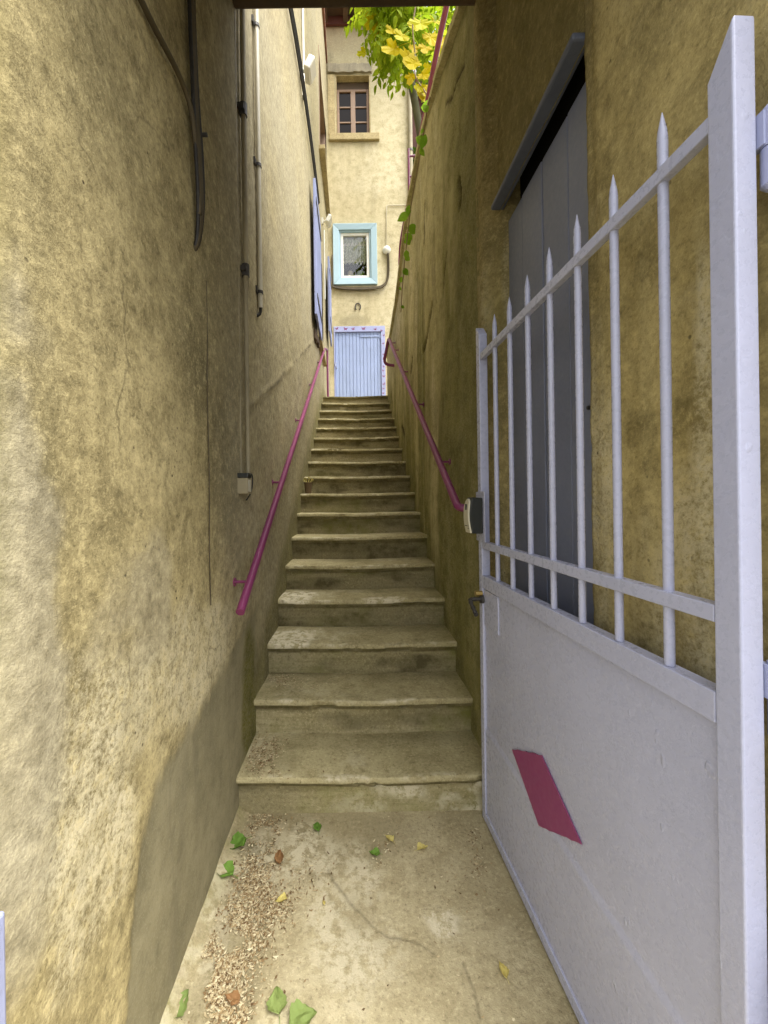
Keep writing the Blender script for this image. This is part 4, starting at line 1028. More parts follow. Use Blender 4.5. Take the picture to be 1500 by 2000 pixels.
handrail('handrail', 'magenta handrail on the right wall curving into the wall behind the key box', [(XR + 0.03, low.y - 0.03, low.z - 0.005), (XR - 0.03, low.y - 0.02, low.z - 0.004), tuple(low + Vector((0, 0, 0))), tuple(B2), (B2.x - 0.06, B2.y + 0.15, B2.z - 0.30), (XR + 0.05, B2.y + 0.15, B2.z - 0.32)], 0.09, M['magenta'],
         [tuple(on2(t)) for t in (0.12, 0.38, 0.63, 0.88, 0.985)], 1, 0.0195)
# railing on top of the retaining wall
tr = thing('terrace_railing', 'dark plum metal railing standing on top of the right wall', 'railing', (0.75, 4, 3.8))
xr2 = XR + 0.12
pts = []
for (u, v) in ((888, -40), (880, 20), (864, 130), (846, 235), (828, 290), (812, 340), (797, 410), (781, 468)):
    q = atx(u, v, xr2); pts.append((xr2, q.y, q.z))
q = atx(777, 500, xr2); pts.append((xr2, q.y, q.z)); qe = atx(779, 595, xr2); pts.append((xr2, q.y + 0.02, float(rtop(q.y)) + 0.0))
yr = [p[1] for p in pts]
ztop = 4.98
main = [(xr2, 1.85, 4.72), (xr2, 3.0, 4.90), (xr2, 5.28, 4.93), (xr2, 5.42, 4.80), (xr2, 5.46, float(rtop(5.46)))]
mb = MB(); mb.tube(round_path(main, 0.12, 6), 0.022, 12); mb.build('rail', M['rail_far'], tr, smooth='auto')
for y in (2.3, 3.9, 5.0):
    mb = MB(); mb.tube([(xr2, y, float(rtop(y)) + 0.03), (xr2, y, 4.88)], 0.016, 10); mb.build('post', M['rail_far'], tr, smooth='auto')
fr = thing('fence', 'pink two-rail fence beyond the wall near the back house corner', 'fence', (1.3, 6.4, 3.45))
for v in (305, 345):
    q = at(798, v, 6.6); q2 = at(842, v - 4, 6.6)
    mb = MB(); mb.tube([(q.x, 6.6, q.z), (q2.x + 0.5, 6.6, q2.z)], 0.016, 8); mb.build('rail', M['magenta'], fr, smooth='auto')
for x_ in (at(798, 300, 6.6).x, at(842, 300, 6.6).x + 0.4):
    mb = MB(); mb.tube([(x_, 6.6, 3.45), (x_, 6.6, at(798, 300, 6.6).z + 0.08)], 0.02, 8); mb.build('post', M['magenta'], fr, smooth='auto')

# ------------------------------------------------------------------ gate (local x along the leaf, local y towards the passage)
GH = Vector((0.605 - 0.042 * 0.575, 0.575, 0.0))
gt = local_thing('gate', 'open lavender grey metal gate with spiked bars above a solid panel', 'gate', GH, R(90) + math.atan(0.042))
GL = 1.065
def gpos(u, v):
    """a pixel of the gate's front face, in gate coordinates (x along, z up)"""
    a, b = ray(u, v)
    y = 0.605 / (a + 0.042)
    return (y - 0.575) / math.cos(math.atan(0.042)), H + b * y
g = M['gate']
PT = 2.075
def post(x0, x1, y0, y1, nm, mat, tip_a, tip_b):
    m = MB(); n = len(m.v)
    m.v += [(x0, y0, 0.012), (x1, y0, 0.012), (x1, y1, 0.012), (x0, y1, 0.012), (x0, y0, tip_a), (x1, y0, tip_b), (x1, y1, tip_b), (x0, y1, tip_a)]
    for f in ((3, 2, 1, 0), (4, 5, 6, 7), (0, 1, 5, 4), (1, 2, 6, 5), (2, 3, 7, 6), (3, 0, 4, 7)): m.f.append(f)
    return m.build(nm, mat, gt, bevel=0.0035, segs=3)
post(0.0, 0.042, -0.034, 0.002, 'hinge_post', g, PT + 0.008, PT - 0.055)
post(GL - 0.035, GL, -0.034, 0.002, 'latch_post', g, PT - 0.02, PT + 0.02)
def rail(z0, z1, y0, y1, nm):
    m = MB(); m.box((0.0425, y0, z0), (GL - 0.0355, y1, z1)); m.build(nm, g, gt, bevel=0.002)
rail(1.945, 1.972, -0.020, -0.001, 'top_rail')
rail(1.158, 1.186, -0.026, 0.001, 'middle_rail')
rail(0.995, 1.046, -0.030, 0.0015, 'panel_rail')
rail(0.014, 0.050, -0.030, 0.0015, 'bottom_rail')
bx = [gpos(u, v)[0] for u, v in ((1283, 240), (1192, 345), (1120, 430), (1066, 497), (1023, 547), (990, 593), (960, 630))]
x_first, x_last = bx[0], bx[-1]
for k in range(7):
    x = 0.142 + k * (0.905 - 0.142) / 6
    m = MB()
    dz = random.uniform(-0.006, 0.006)
    m.tube([(x, -0.013, 1.047), (x, -0.013, 1.5), (x, -0.013, PT - 0.05 + dz), (x, -0.013, PT - 0.035 + dz), (x, -0.013, PT + dz)], [0.0088, 0.0088, 0.0088, 0.0075, 0.0008], 12)
    m.build('bar', g, gt, smooth='auto')
# sheet panel (uneven plate) and lower plate
xs = np.linspace(0.0425, GL - 0.0355, 90); zs = np.linspace(0.05, 0.995, 90)
Xg, Zg = np.meshgrid(xs, zs, indexing='ij')
dd = -0.0085 + 0.004 * (fbm(Xg * 3, Zg * 3, 140) - 0.5)
dd = np.where(Zg < 0.402, dd + 0.0045, dd)
o = sheet('panel', np.stack([Xg, dd, Zg], -1)[::-1], None, dict(), g, gt)
m = MB(); m.box((0.0425, -0.012, 0.0505), (GL - 0.0355, -0.009, 0.9945)); m.build('panel_back', g, gt)
# lock plate
x0_, z0_ = gpos(977, 1262); 
m = MB(); m.box((GL - 0.175, -0.0085, 0.842), (GL - 0.036, -0.0035, 0.988)); m.build('lock_plate', g, gt, bevel=0.0015)
# magenta lozenge
q = [gpos(u, v) for u, v in ((998, 1463), (1055, 1475), (1133, 1650), (1050, 1612))]
m = MB(); n = 10
edge_pts = []
for i in range(4):
    a, b = q[i], q[(i + 1) % 4]
    for k in range(n):
        t = k / n; j = 0.0025 * (random.random() - 0.5) * (2 if i in (0, 2) else 0.4)
        edge_pts.append((a[0] + (b[0] - a[0]) * t, -0.0062, a[1] + (b[1] - a[1]) * t + j))
m.prism(edge_pts, (0, 0.0035, 0)); m.build('lozenge', M['magenta_flat'], gt)
# plate carrying the key box
m = MB(); m.box((GL - 0.082, 0.0022, 1.188), (GL + 0.012, 0.006, 1.395)); m.build('box_plate', g, gt, bevel=0.0015)
# key box: black body, curved cream front with a slot
bz0, bz1 = 1.222, 1.372
xk0, xk1 = GL - 0.066, GL - 0.002
m = MB()
prof = []
for k in range(15):
    t = k / 14; prof.append((0.050 + 0.010 * math.sin(math.pi * t), bz0 + (bz1 - bz0) * t))
poly = [(xk0, 0.0062, bz0), (xk0, 0.0062, bz1 - 0.004)] + [(xk0, p_, z_) for p_, z_ in prof[::-1]]
m.prism(poly, (xk1 - xk0, 0, 0)); kb = m.build('key_box', M['black_plastic'], gt, bevel=0.004)
kb['localparts'] = 1
m = MB(); N = 14
def front(t): return 0.0505 + 0.010 * math.sin(math.pi * t)
rows = []
for k in range(N + 1):
    t = 0.02 + 0.94 * k / N
    hw = (xk1 - xk0) * 0.42
    if t > 0.72: hw *= math.sqrt(max(0.03, 1 - ((t - 0.72) / 0.245) ** 2))
    xm_ = (xk0 + xk1) / 2
    rows.append(((xm_ - hw, front(t), bz0 + (bz1 - bz0) * t), (xm_ + hw, front(t), bz0 + (bz1 - bz0) * t)))
for a, b in zip(rows[:-1], rows[1:]):
    n = len(m.v)
    for (p_, dy) in ((a, 0.0), (b, 0.0), (a, 0.007), (b, 0.007)):
        m.v += [(p_[0][0], p_[0][1] + dy, p_[0][2]), (p_[1][0], p_[1][1] + dy, p_[1][2])]
    m.f += [(n + 4, n + 5, n + 7, n + 6)[::-1], (n + 0, n + 4, n + 6, n + 2)[::-1], (n + 1, n + 3, n + 7, n + 5)[::-1]]
    if a is rows[0]: m.f.append((n, n + 1, n + 5, n + 4)[::-1])
    if b is rows[-1]: m.f.append((n + 2, n + 6, n + 7, n + 3)[::-1])
def kpart(mb_, nm, mat, **k):
    o = mb_.build(nm, mat, None, **k); o.parent = kb; return o
kpart(m, 'front_cover', M['cream'])
tz = 0.70; m = MB(); xm_ = (xk0 + xk1) / 2
m.box((xm_ - 0.011, front(tz) + 0.0060, bz0 + 0.093), (xm_ + 0.011, front(tz) + 0.0078, bz0 + 0.122)); kpart(m, 'slot', M['ink'], bevel=0.001)
m = MB()
for k, (x_, hh) in enumerate(((0.019, .012), (0.0145, .008), (0.010, .009), (0.0055, .0075), (0.001, .009), (-0.0035, .008), (-0.008, .0085))):
    z_ = bz0 + 0.030; yy_ = front(0.2) + 0.0070
    m.box((xm_ + x_ - 0.0016, yy_, z_), (xm_ + x_ + 0.0016, yy_ + 0.0006, z_ + hh))
m.box((xm_ - 0.0095, front(0.2) + .0072, bz0 + 0.0305), (xm_ + 0.018, front(0.2) + 0.0074, bz0 + 0.0335))
for k in range(5):
    m.box((xm_ - 0.018 + k * 0.0028, front(0.13) + 0.0070, bz0 + 0.0195), (xm_ - 0.0165 + k * 0.0028, front(0.13) + 0.0076, bz0 + 0.0235))
kpart(m, 'lettering', M['ink'])
# lock cylinder and twisted iron handle
lx, lz = gpos(931, 1166); lx = GL - 0.030; lz = 0.957
m = MB(); m.tube([(lx, 0.0016, lz + 0.012), (lx, 0.030, lz + 0.012)], 0.011, 14); m.build('lock_cylinder', M['brass'], gt, smooth='auto')
m = MB(); m.tube([(lx, -0.003, lz - 0.012), (lx, 0.010, lz - 0.012)], 0.018, 16); m.build('handle_rose', M['iron'], gt, smooth='auto')
m = MB(); pts = [(lx, 0.008, lz - 0.012), (lx, 0.045, lz - 0.012), (lx - 0.004, 0.052, lz - 0.020), (lx - 0.045, 0.050, lz - 0.050), (lx - 0.060, 0.048, lz - 0.062)]
pts = smooth_path(pts, 6); m.tube(pts, [0.0085 + 0.0016 * math.sin(i_ * 2.1) for i_ in range(len(pts))], 10); m.build('handle', M['iron'], gt, smooth='auto')
# hinges: knuckles on the post's outer side
for z in (1.045, 1.87):
    m = MB(); hx, hy = -0.006, -0.052
    m.tube([(hx, hy, z - 0.052), (hx, hy, z - 0.046), (hx, hy, z + 0.008)], [0.009, 0.0145, 0.0145], 14); m.tube([(hx, hy, z + 0.010), (hx, hy, z + 0.066), (hx, hy, z + 0.072)], [0.0145, 0.0145, 0.009], 14)
    m.box((hx - 0.002, hy + 0.006, z + 0.012), (hx + 0.02, -0.0345, z + 0.062)); m.build('hinge', M['gate_blue'], gt, smooth='auto')

# fixed frame bars at the street edge
mb = MB(); mb.box((0.622, 0.430, -0.01), (0.652, 0.560, 0.70)); mb.box((0.628, 0.436, 0.70), (0.650, 0.50, 0.72))
mb.build('gate_frame', M['gate_blue'], ar, bevel=0.004)
a_, b_ = ray(14, 1900); yq = 0.515
mb = MB(); mb.box((-0.500, 0.44, -0.01), (a_ * yq - 0.0, yq, 0.82)); tag(mb.build('gate_stop', M['gate_blue'], bevel=0.004), 'pale lavender gate stop upright at the lower left edge', 'gate stop')

# ------------------------------------------------------------------ leaves
def leaf_oval(L=1.0, W=0.42, fold=0.18, bend=0.25, n=6):
    m = MB()
    mid = []; lf = []; rt = []
    for k in range(n + 1):
        t = k / n; w = W * math.sin(math.pi * (t ** 0.85)) * 0.5 + 0.004
        z = -bend * t * t * L
        mid.append((0, t * L, z)); lf.append((-w * L, t * L, z + fold * w * L)); rt.append((w * L, t * L, z + fold * w * L))
    for k in range(n):
        m.quad(mid[k], mid[k + 1], lf[k + 1], lf[k]); m.quad(rt[k], rt[k + 1], mid[k + 1], mid[k])
    return m
def leaf_lobed(L=1.0, droop=0.25, seed=0):
    rr = random.Random(seed); m = MB(); pts = []
    # outline of a five-lobed leaf in polar form, stalk at the origin side
    spec = [(-155, .32), (-128, .62), (-112, .42), (-98, .66), (-70, .80), (-52, .50), (-40, .60), (-22, .92), (-8, 1.0), (0, 1.08), (8, 1.0), (22, .90), (40, .58), (52, .50), (70, .82), (98, .64), (112, .42), (128, .60), (155, .32)]
    c = (0, 0.35 * L, 0)
    for a, r in spec:
        a = R(a + rr.uniform(-4, 4)); r *= 0.62 * L * rr.uniform(.92, 1.06)
        x, y = r * math.sin(a), 0.35 * L + r * math.cos(a)
        z = -droop * ((x / L) ** 2 * 1.6 + max(0, y / L - .3) ** 2) * L + 0.03 * L * rr.uniform(-1, 1)
        pts.append((x, y, z))
    base = (0, 0.12 * L, 0)
    ring = pts + [base]
    for k in range(len(ring)):
        n = len(m.v); m.v += [c, ring[(k + 1) % len(ring)], ring[k]]; m.f.append((n, n + 1, n + 2))
    m.tube([(0, -0.45 * L, 0.10 * L), (0, -0.1 * L, 0.03 * L), (0, 0.3 * L, -0.004)], 0.012 * L, 4)
    return m
def leaf_pinnate(seed=0, pairs=6, L=0.30):
    rr = random.Random(seed); m = MB(); path_ = []
    for k in range(8):
        t = k / 7; path_.append(Vector((0.02 * math.sin(t * 3 + seed), t * L, -0.45 * L * t * t)))
    m.tube(path_, 0.0018, 4)
    def add(pos, dirx, diry, l):
        lm = leaf_oval(l, 0.46, 0.25, rr.uniform(0.15, 0.5), 4)
        z = dirx.cross(diry); n = len(m.v)
        for v in lm.v: m.v.append(tuple(pos + dirx * v[0] + diry * v[1] + z * v[2]))
        for f in lm.f: m.f.append(tuple(n + i for i in f))
    for k in range(pairs):
        t = (k + 0.8) / (pairs + 0.6); i_ = min(6, int(t * 7)); pos = path_[i_].lerp(path_[i_ + 1], t * 7 - i_)
        for sg in (-1, 1):
            dy = Vector((sg * 0.85, 0.45, -0.35 + rr.uniform(-.25, .15))).normalized(); dx = dy.cross(Vector((0, 0, 1))).normalized()
            add(pos, dx, dy, rr.uniform(0.065, 0.095))
    dy = Vector((0, 0.8, -0.6)).normalized(); add(path_[-1], Vector((1, 0, 0)), dy, 0.08)
    return m
def as_mesh(mb_, name, mat):
    m = mb_.mesh(name); m.materials.append(mat)
    m.polygons.foreach_set('use_smooth', [True] * len(m.polygons)); return m
def facing(tilt, yaw, spin):
    '''leaf hanging with its blade towards the alley, turned by spin in its own plane'''
    return (Matrix.Rotation(yaw, 3, 'Z') @ Matrix.Rotation(tilt, 3, 'X') @ Matrix.Rotation(spin, 3, 'Z')).to_euler()
def place(mesh, name, parent, loc, rot, s=1.0):
    o = link(bpy.data.objects.new(name, mesh)); o.location = loc; o.rotation_euler = rot; o.scale = (s, s, s)
    return child(o, parent) if parent else o

# wisteria hanging over the top of the right wall
ws = thing('wisteria', 'green wisteria hanging over the top of the right wall', 'vine', (1.25, 5.4, 3.45))
q0 = at(832, 330, 5.4); q1 = at(812, 210, 5.35); q2 = at(797, 120, 5.3); q3 = at(790, 30, 5.2)
mb = MB(); mb.tube(smooth_path([(q0.x + 0.25, 5.5, 3.4), (q0.x + 0.03, 5.45, q0.z - 0.5), q0, q1, q2, q3, (q3.x - 0.1, 5.1, q3.z + 0.6)], 6), [0.055] * 12 + [0.05] * 12 + [0.04] * 13, 10); mb.build('trunk', M['bark'], ws, smooth=True)
wl3 = [as_mesh(leaf_pinnate(k, 6, 0.30), 'leaf', M['leaf_green']) for k in range(4)]
rg = random.Random(21)
cnt = 0
def in_cluster(u, v):
    # outline of the wisteria mass in the photograph
    top = v < 30
    lo = 730 + 0.12 * max(v, 0) - 6 * math.sin(v * 0.05) if v < 130 else 745 + (v - 130) * 0.45
    hi = 812 if v < 120 else 800 - (v - 120) * 0.15
    return lo < u < hi and v < 135 - 25 * abs(math.sin(u * 0.09))
tries = 0
while cnt < 210 and tries < 4000:
    tries += 1
    u, v = rg.uniform(715, 820), rg.uniform(-60, 185)
    if not in_cluster(u, v): continue
    if v > 120 and rg.random() < 0.5: continue
    y = rg.uniform(4.5, 5.6)
    p = at(u, v - 18, y)
    place(rg.choice(wl3), 'leaf', ws, p, (rg.uniform(-0.9, 0.1), rg.uniform(-0.5, 0.5), rg.uniform(0, 6.28)), rg.uniform(1.0, 1.6)); cnt += 1
for (u, v) in ((812, 40), (838, 60), (858, 35), (872, 60), (845, 110), (862, 130), (826, 130), (838, 165), (818, 175), (852, 90), (830, 20), (866, 20), (880, 100), (845, 190), (870, 160), (820, 60), (850, 65), (868, 95), (880, 30), (836, 140), (856, 170), (848, 20), (874, 130), (812, 90), (824, 105), (860, 60), (884, 60)):
    y = rg.uniform(5.0, 6.2); p = at(u, v - 12, y)
    place(rg.choice(wl3), 'leaf', ws, p, (rg.uniform(-0.9, 0.1), rg.uniform(-0.5, 0.5), rg.uniform(0, 6.28)), rg.uniform(1.3, 2.1))
# yellowing vine in front of it
gv = thing('yellow_vine', 'yellow lobed vine leaves drooping over the plum railing', 'vine', (0.85, 4.0, 3.6))
ly = [as_mesh(leaf_lobed(1.0, 0.35, k), 'leaf', M['leaf_yellow']) for k in range(4)]
spots = [(822, 45, .19, 3.9, 0.2), (792, 72, .15, 4.1, 0.6), (806, 90, .10, 4.1, -0.4), (838, 68, .16, 3.9, -0.2), (862, 78, .19, 3.7, -0.5), (783, 97, .17, 4.1, 0.8), (800, 103, .17, 4.0, -0.1), (812, 122, .15, 3.9, 0.1), (806, 145, .11, 4.2, 0.5), (822, 145, .12, 4.1, -0.3), (845, 148, .15, 4.0, -0.7), (738, 30, .18, 4.9, 0.5), (746, 50, .17, 4.9, 0.2), (842, 128, .10, 4.3, 0.4), (825, 58, .12, 4.1, 1.2), (718, 104, .10, 4.8, 1.4), (848, 105, .12, 4.2, -1.0), (770, 60, .12, 4.4, 0.9), (818, 166, .10, 4.1, 0.2), (832, 92, .12, 4.1, 0.2), (856, 45, .14, 4.3, 0.3)]
for i_, (u, v, s, y, az) in enumerate(spots):
    p = at(u, v, y)
    o = place(ly[i_ % 4], 'leaf', gv, p + Vector((0, 0, s * 0.3)), facing(R(-92 + random.uniform(-14, 14)), random.uniform(-.3, .3), az + random.uniform(-.3, .3)), s * 1.4)
stem = [(xr2, 4.2, 4.2)] + [tuple(at(u, v, y)) for u, v, y in ((838, 240, 4.15), (835, 190, 4.1), (812, 150, 4.1), (810, 100, 4.05), (806, 55, 4.0), (812, 10, 3.95), (820, -40, 3.9))]
mb = MB(); mb.tube(smooth_path(stem, 6), 0.008, 6); mb.build('stem', M['stem'], gv, smooth=True)
# narrow yellow leaflets at its lower tip
ov = as_mesh(leaf_oval(1, 0.42, 0.2, 0.3), 'leaf', M['leaf_yellow'])
for (u, v, rz) in ((815, 172, .5), (821, 178, .15), (829, 182, -.1), (835, 174, -.5), (809, 166, .9), (838, 166, -.9)):
    p = at(u, v, 4.15); place(ov, 'leaf', gv, p, facing(R(-85), 0.2, -rz), 0.13)
# creeper along the coping
cr = thing('creeper', 'thin creeper with heart shaped green leaves climbing the end of the right wall', 'vine', (0.75, 4.9, 3.8))
ol = [as_mesh(leaf_oval(1, 0.62 + 0.06 * k, 0.22, 0.35), 'leaf', M['leaf_creeper']) for k in range(2)]
for (u, v, s, y, rz) in ((822, 210, .20, 4.2, 1.2), (838, 207, .12, 4.1, -1.0), (812, 268, .17, 4.4, 1.35), (832, 262, .15, 4.3, -0.7), (820, 290, .10, 4.5, .9), (826, 250, .07, 4.4, -.3), (797, 415, .17, 4.9, -.9), (800, 400, .14, 5.0, -.3), (795, 445, .19, 5.0, 1.35), (790, 458, .15, 5.05, 1.1), (788, 473, .20, 5.05, 1.5), (793, 488, .12, 5.1, -.2), (790, 500, .12, 5.1, .6), (787, 524, .13, 5.2, .8), (785, 540, .09, 5.2, -.4), (783, 598, .07, 5.3, .9), (781, 560, .06, 5.3, .3)):
    p = atx(u, v, XR - 0.065); s = s * p.y / y
    place(ol[int(u) % 2], 'leaf', cr, p, facing(R(random.uniform(-75, -40)), random.uniform(-.5, .5), -rz + random.uniform(-.3, .3)), s * 0.9)
mb = MB(); mb.tube(smooth_path([tuple(atx(u, v, XR - 0.055)) for u, v in ((783, 610), (786, 560), (791, 505), (797, 450), (803, 400), (817, 320), (824, 280), (834, 215), (840, 190))], 5), 0.005, 6); mb.build('stem', M['stem'], cr, smooth=True)

# shed and trees on the terrace
sh = thing('timber_house', 'dark red-brown boarded house on the terrace behind the vines', 'house', (2.6, 11, 3.45))
for k in range(22):
    mb = MB(); x = 1.35 + k * 0.14
    mb.box((x, 10.5 + random.uniform(0, .012), 3.45), (x + 0.134, 10.53, 12.6)); mb.build('board', M['shed'], sh)
mb = MB(); mb.box((1.36, 10.54, 3.45), (4.4, 13, 12.59)); mb.build('body', M['shed'], sh)
mb = MB(); mb.prism([(1.1, 10.2, 12.55), (4.7, 10.2, 12.55), (4.7, 11.8, 13.6), (1.1, 11.8, 13.6)], (0, 0, 0.08)); mb.build('roof', M['tile'], sh)
def tree(name, label, x, y, z0, h, r, nl, seed, leafs=0.16):
    rr = random.Random(seed)
    t = thing(name, label, 'tree', (x, y, z0), group='trees on the terrace')
    m = MB(); m.tube(smooth_path([(x, y, z0), (x + .08, y, z0 + h * .35), (x - .05, y + .05, z0 + h * .7), (x, y, z0 + h * .95)], 4), [0.10 - 0.006 * i for i in range(13)], 8)
    for k in range(7):
        a = rr.uniform(0, 6.28); zz_ = z0 + h * rr.uniform(.3, .75)
        m.tube([(x, y, zz_), (x + r * .7 * math.cos(a), y + r * .7 * math.sin(a), zz_ + h * .2)], [0.035, 0.008], 5)
    m.build('trunk', M['bark'], t, smooth=True)
    c = MB()
    cl = [(Vector((x + rr.gauss(0, r * .5), y + rr.gauss(0, r * .5), z0 + h * rr.uniform(.35, 1.05))), rr.uniform(.25, .5) * r) for _ in range(26)]
    for k in range(nl):
        cc, cr_ = rr.choice(cl)
        p = cc + Vector((rr.gauss(0, 1), rr.gauss(0, 1), rr.gauss(0, 1))).normalized() * cr_ * rr.uniform(.5, 1)
        if p.x < 1.42: continue
        rot = Euler((rr.uniform(-1.2, 1.2), rr.uniform(-1.2, 1.2), rr.uniform(0, 6.28))).to_matrix()
        s = leafs * rr.uniform(.6, 1.2); n = len(c.v)
        for v in ((0, 0, 0), (-.32, .45, .08), (0, 1, -.12), (.32, .45, .08)): c.v.append(tuple(p + rot @ (Vector(v) * s)))
        c.f.append((n, n + 1, n + 2, n + 3))
    c.build('crown', M['leaf_tree'], t)
tree('tree', 'leafy green tree glimpsed behind the plum railing', 1.95, 8.8, 3.45, 2.6, 0.7, 2600, 3)
tree('tree', 'taller tree rising behind the hanging wisteria', 2.75, 10.0, 3.45, 9.8, 1.1, 6200, 5)

# ------------------------------------------------------------------ dried flower pot on a step
i_ = 8; ps = at(602, 958, Y1 + 7 * TRD + 0.12); z0 = RIS * 8 - 0.005
fp = thing('flower_pot', 'tiny dark pot with dry flowers at the left end of a step', 'flower pot', (ps.x, ps.y, z0))
mb = MB(); mb.tube([(ps.x, ps.y, z0), (ps.x, ps.y, z0 + 0.10), (ps.x, ps.y, z0 + 0.115)], [0.030, 0.040, 0.043], 12); mb.build('pot', M['clay'], fp, smooth='auto')
mb = MB()
for k in range(9):
    a = k * 0.7; e = (ps.x + 0.045 * math.cos(a), ps.y + 0.045 * math.sin(a), z0 + 0.13 + 0.025 * ((k * 37) % 5) / 5)
    mb.tube([(ps.x, ps.y, z0 + 0.10), e], 0.0022, 4)
    mb.tube([e, (e[0] + 0.006, e[1], e[2] + 0.016)], [0.004, 0.009], 6)
mb.build('dry_flowers', M['leaf_fallen_yellow'], fp)

# ------------------------------------------------------------------ fallen leaves and petals
def leaf_crumpled(W, curl, seed):
    rr = random.Random(seed); m = MB(); nu, nv = 10, 7
    bx_, by_ = rr.uniform(-.12, .12), rr.uniform(0.6, 0.75)
    def pt(i, j):
        t = i / nu; q = (j / (nv - 1)) * 2 - 1
        w = W * 0.5 * (math.sin(math.pi * min(1, t ** by_)) ** 0.8) * (1 + 0.10 * math.sin(i * 2.3 + j + seed)) + 0.006
        x = q * w + bx_ * math.sin(t * 3); y = t * (1 - curl * 0.12 * q * q)
        z = curl * (q * q * w * 0.9 + 0.25 * (t - .5) ** 2) + 0.05 * math.sin(7 * t + 4 * q + seed) + 0.03 * math.sin(13 * t * q + seed * 2) + 0.05
        return (x, y, max(0.0, z))
    for i in range(nu):
        for j in range(nv - 1):
            m.quad(pt(i, j), pt(i, j + 1), pt(i + 1, j + 1), pt(i + 1, j))
    m.tube([(0, -0.28, 0.02), (0.02, -0.1, 0.04), (0, 0.1, 0.05)], 0.014, 4)
    return m
lo = [as_mesh(leaf_crumpled(0.72, 0.7, 1), 'fallen_leaf', M['leaf_fallen']), as_mesh(leaf_crumpled(0.85, 0.5, 4), 'fallen_leaf', M['leaf_fallen_pale']), as_mesh(leaf_crumpled(0.55, 0.9, 7), 'fallen_leaf', M['leaf_fallen_brown']), as_mesh(leaf_crumpled(0.6, 0.9, 9), 'fallen_leaf', M['leaf_fallen_yellow'])]
FL = [(480, 1640, 0, .085, 2.2, 'dark green leaf lying against the left wall beside the first step'),
      (455, 1712, 0, .085, 1.2, 'curled green leaf on the floor edge at the left wall'),
      (545, 1690, 2, .060, 0.1, 'reddish brown oval leaf on the right of the petal litter'),
      (560, 1755, 3, .040, 1.9, 'pale torn leaf scrap beside the petal litter'),
      (545, 1985, 1, .062, 0.3, 'light green leaf at the bottom of the picture below the petals'),
      (565, 2010, 1, .075, -1.2, 'light green leaf cut by the bottom edge of the picture'),
      (335, 1995, 1, .065, -0.3, 'pale green leaf in the lower left floor corner'),
      (622, 1625, 0, .045, 0.2, 'small dark green leaf on bare floor before the first step'),
      (768, 1645, 3, .042, 0.8, 'pale yellow curled leaf in the middle of the floor'),
      (742, 1668, 0, .042, 1.4, 'small green leaf left of the pale yellow curled leaf'),
      (815, 1660, 3, .045, -1.3, 'thin yellow leaf strip right of the pale yellow curled leaf'),
      (990, 1912, 3, .040, 0.2, 'narrow yellow leaf on the floor close to the gate foot'),
      (634, 1768, 3, .018, 0.4, 'tiny yellow leaf scrap near the floor crack'),
      (468, 1960, 2, .050, 1.2, 'rusty brown leaf among the petals near the picture bottom')]
for (u, v, k, s, rz, lab) in FL:
    p = atz(u, v, 0.006)
    o = place(lo[k], 'fallen_leaf', None, (p.x, p.y, 0.005), (R(random.uniform(0, 8)), R(random.uniform(-8, 8)), rz), s)
    tag(o, lab, 'leaf', 'fallen leaves on the passage floor')
rg = np.random.default_rng(5)
pv, pf, tint = [], [], []
def petal_at(x, y, z, s, t):
    a = rg.uniform(0, 6.28); tilt = rg.uniform(-.7, .7); c, s_ = math.cos(a), math.sin(a)
    if rg.random() < 0.07: s *= 1.9; w_ = rg.uniform(.08, .4)
    else: w_ = rg.uniform(.3, .65)
    w = s * w_; zz_ = z + rg.uniform(0.001, 0.006); n = len(pv)
    for (lx_, ly_, lz_) in ((-s, 0, 0.25 * s), (0, -w, 0), (s, 0, 0.35 * s), (0, w, tilt * w + 0.1 * s)):
        pv.append((x + lx_ * c - ly_ * s_, y + lx_ * s_ + ly_ * c, zz_ + max(0, lz_)))
    pf.append((n, n + 1, n + 2)); pf.append((n, n + 2, n + 3)); tint.extend([t, t])
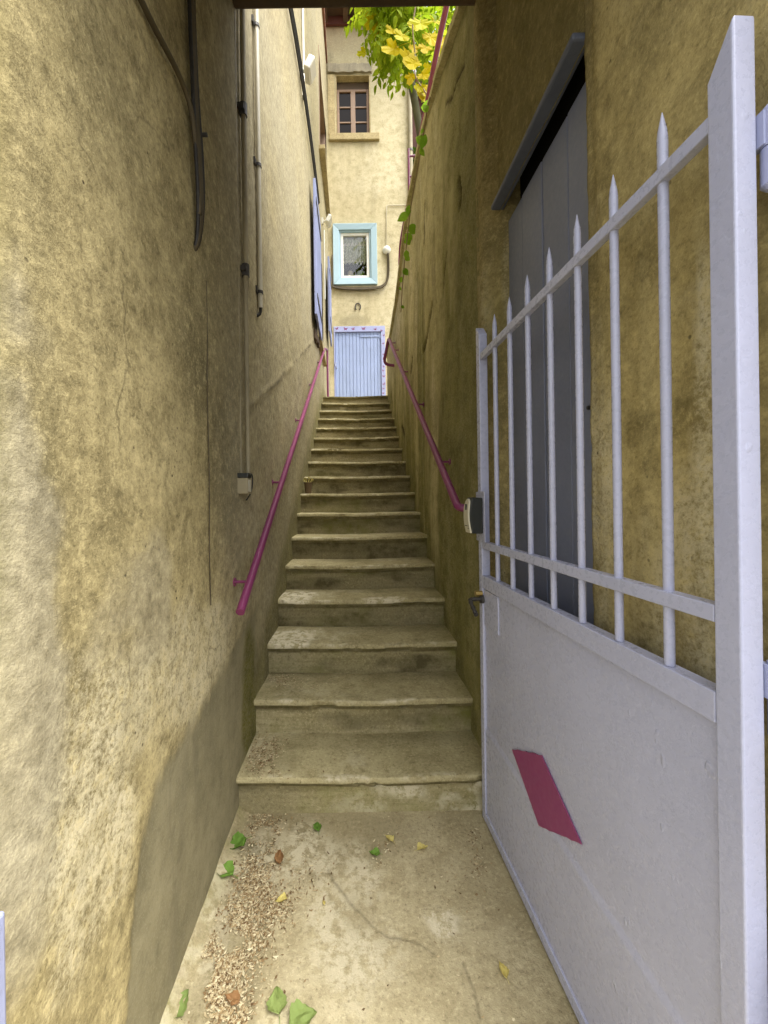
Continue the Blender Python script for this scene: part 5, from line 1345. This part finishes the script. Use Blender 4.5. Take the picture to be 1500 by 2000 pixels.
def cluster(pts, n, su, sv, z=None):
    for _ in range(n):
        i = rg.integers(len(pts)); u = pts[i][0] + rg.normal(0, su); v = pts[i][1] + rg.normal(0, sv)
        zz_ = 0.0 if z is None else z
        p = atz(u, v, zz_)
        if p.x < xl(p.y) + 0.012 or p.y > (Y1 + 0.02 if z is None else 9): continue
        if 0.6 * vnoise(p.x * 11, p.y * 11, 77) + 0.4 * vnoise(p.x * 30, p.y * 30, 78) < rg.uniform(0.28, 0.50): continue
        petal_at(p.x, p.y, zz_, rg.uniform(0.0022, 0.0062) * (1.0 if z is None else 1.1), float(np.clip(rg.beta(1.5, 1.0), 0, 1)))
main = [(500, 1600), (515, 1625), (530, 1640), (520, 1665), (510, 1690), (500, 1700), (515, 1730), (490, 1745), (480, 1765), (530, 1770), (550, 1775), (480, 1800), (470, 1815), (450, 1845), (440, 1850), (420, 1880), (400, 1900), (430, 1905), (450, 1920), (420, 1935), (400, 1950), (430, 1975), (460, 1985), (410, 1990), (490, 1840), (470, 1870)]
cluster(main, 9500, 20, 20)
cluster(main, 1500, 48, 36)
cluster([(620, 1700), (590, 1690), (600, 1720), (570, 1720)], 160, 22, 16)
cluster([(745, 1670), (755, 1655), (730, 1690)], 60, 12, 14)
cluster([(935, 1690), (925, 1640), (945, 1720), (930, 1700)], 160, 10, 14)
cluster([(860, 1720), (820, 1650), (780, 1610)], 60, 30, 18)
cluster([(x_, y_) for x_ in range(430, 1000, 60) for y_ in range(1600, 2000, 60)], 130, 40, 40)
cluster([(515, 1475), (500, 1490), (525, 1500), (510, 1460), (530, 1455)], 1000, 18, 11, RIS + 0.003)
cluster([(600, 1470), (700, 1480), (870, 1450)], 60, 50, 14, RIS + 0.001)
cluster([(545, 1325), (540, 1335), (555, 1332), (600, 1340)], 420, 18, 6, 2 * RIS + 0.003)
cluster([(580, 1093)], 90, 14, 3, 5 * RIS)
cluster([(600, 1043), (700, 1043)], 90, 30, 2.5, 6 * RIS)
m = bpy.data.meshes.new('petal_litter'); m.from_pydata(pv, [], pf); m.update()
a_ = m.attributes.new('tint', 'FLOAT', 'FACE'); a_.data.foreach_set('value', np.array(tint, np.float32))
m.materials.append(M['petal'])
tag(link(bpy.data.objects.new('petal_litter', m)), 'drift of dry beige and brown petals along the left of the floor', 'petals', kind='stuff')
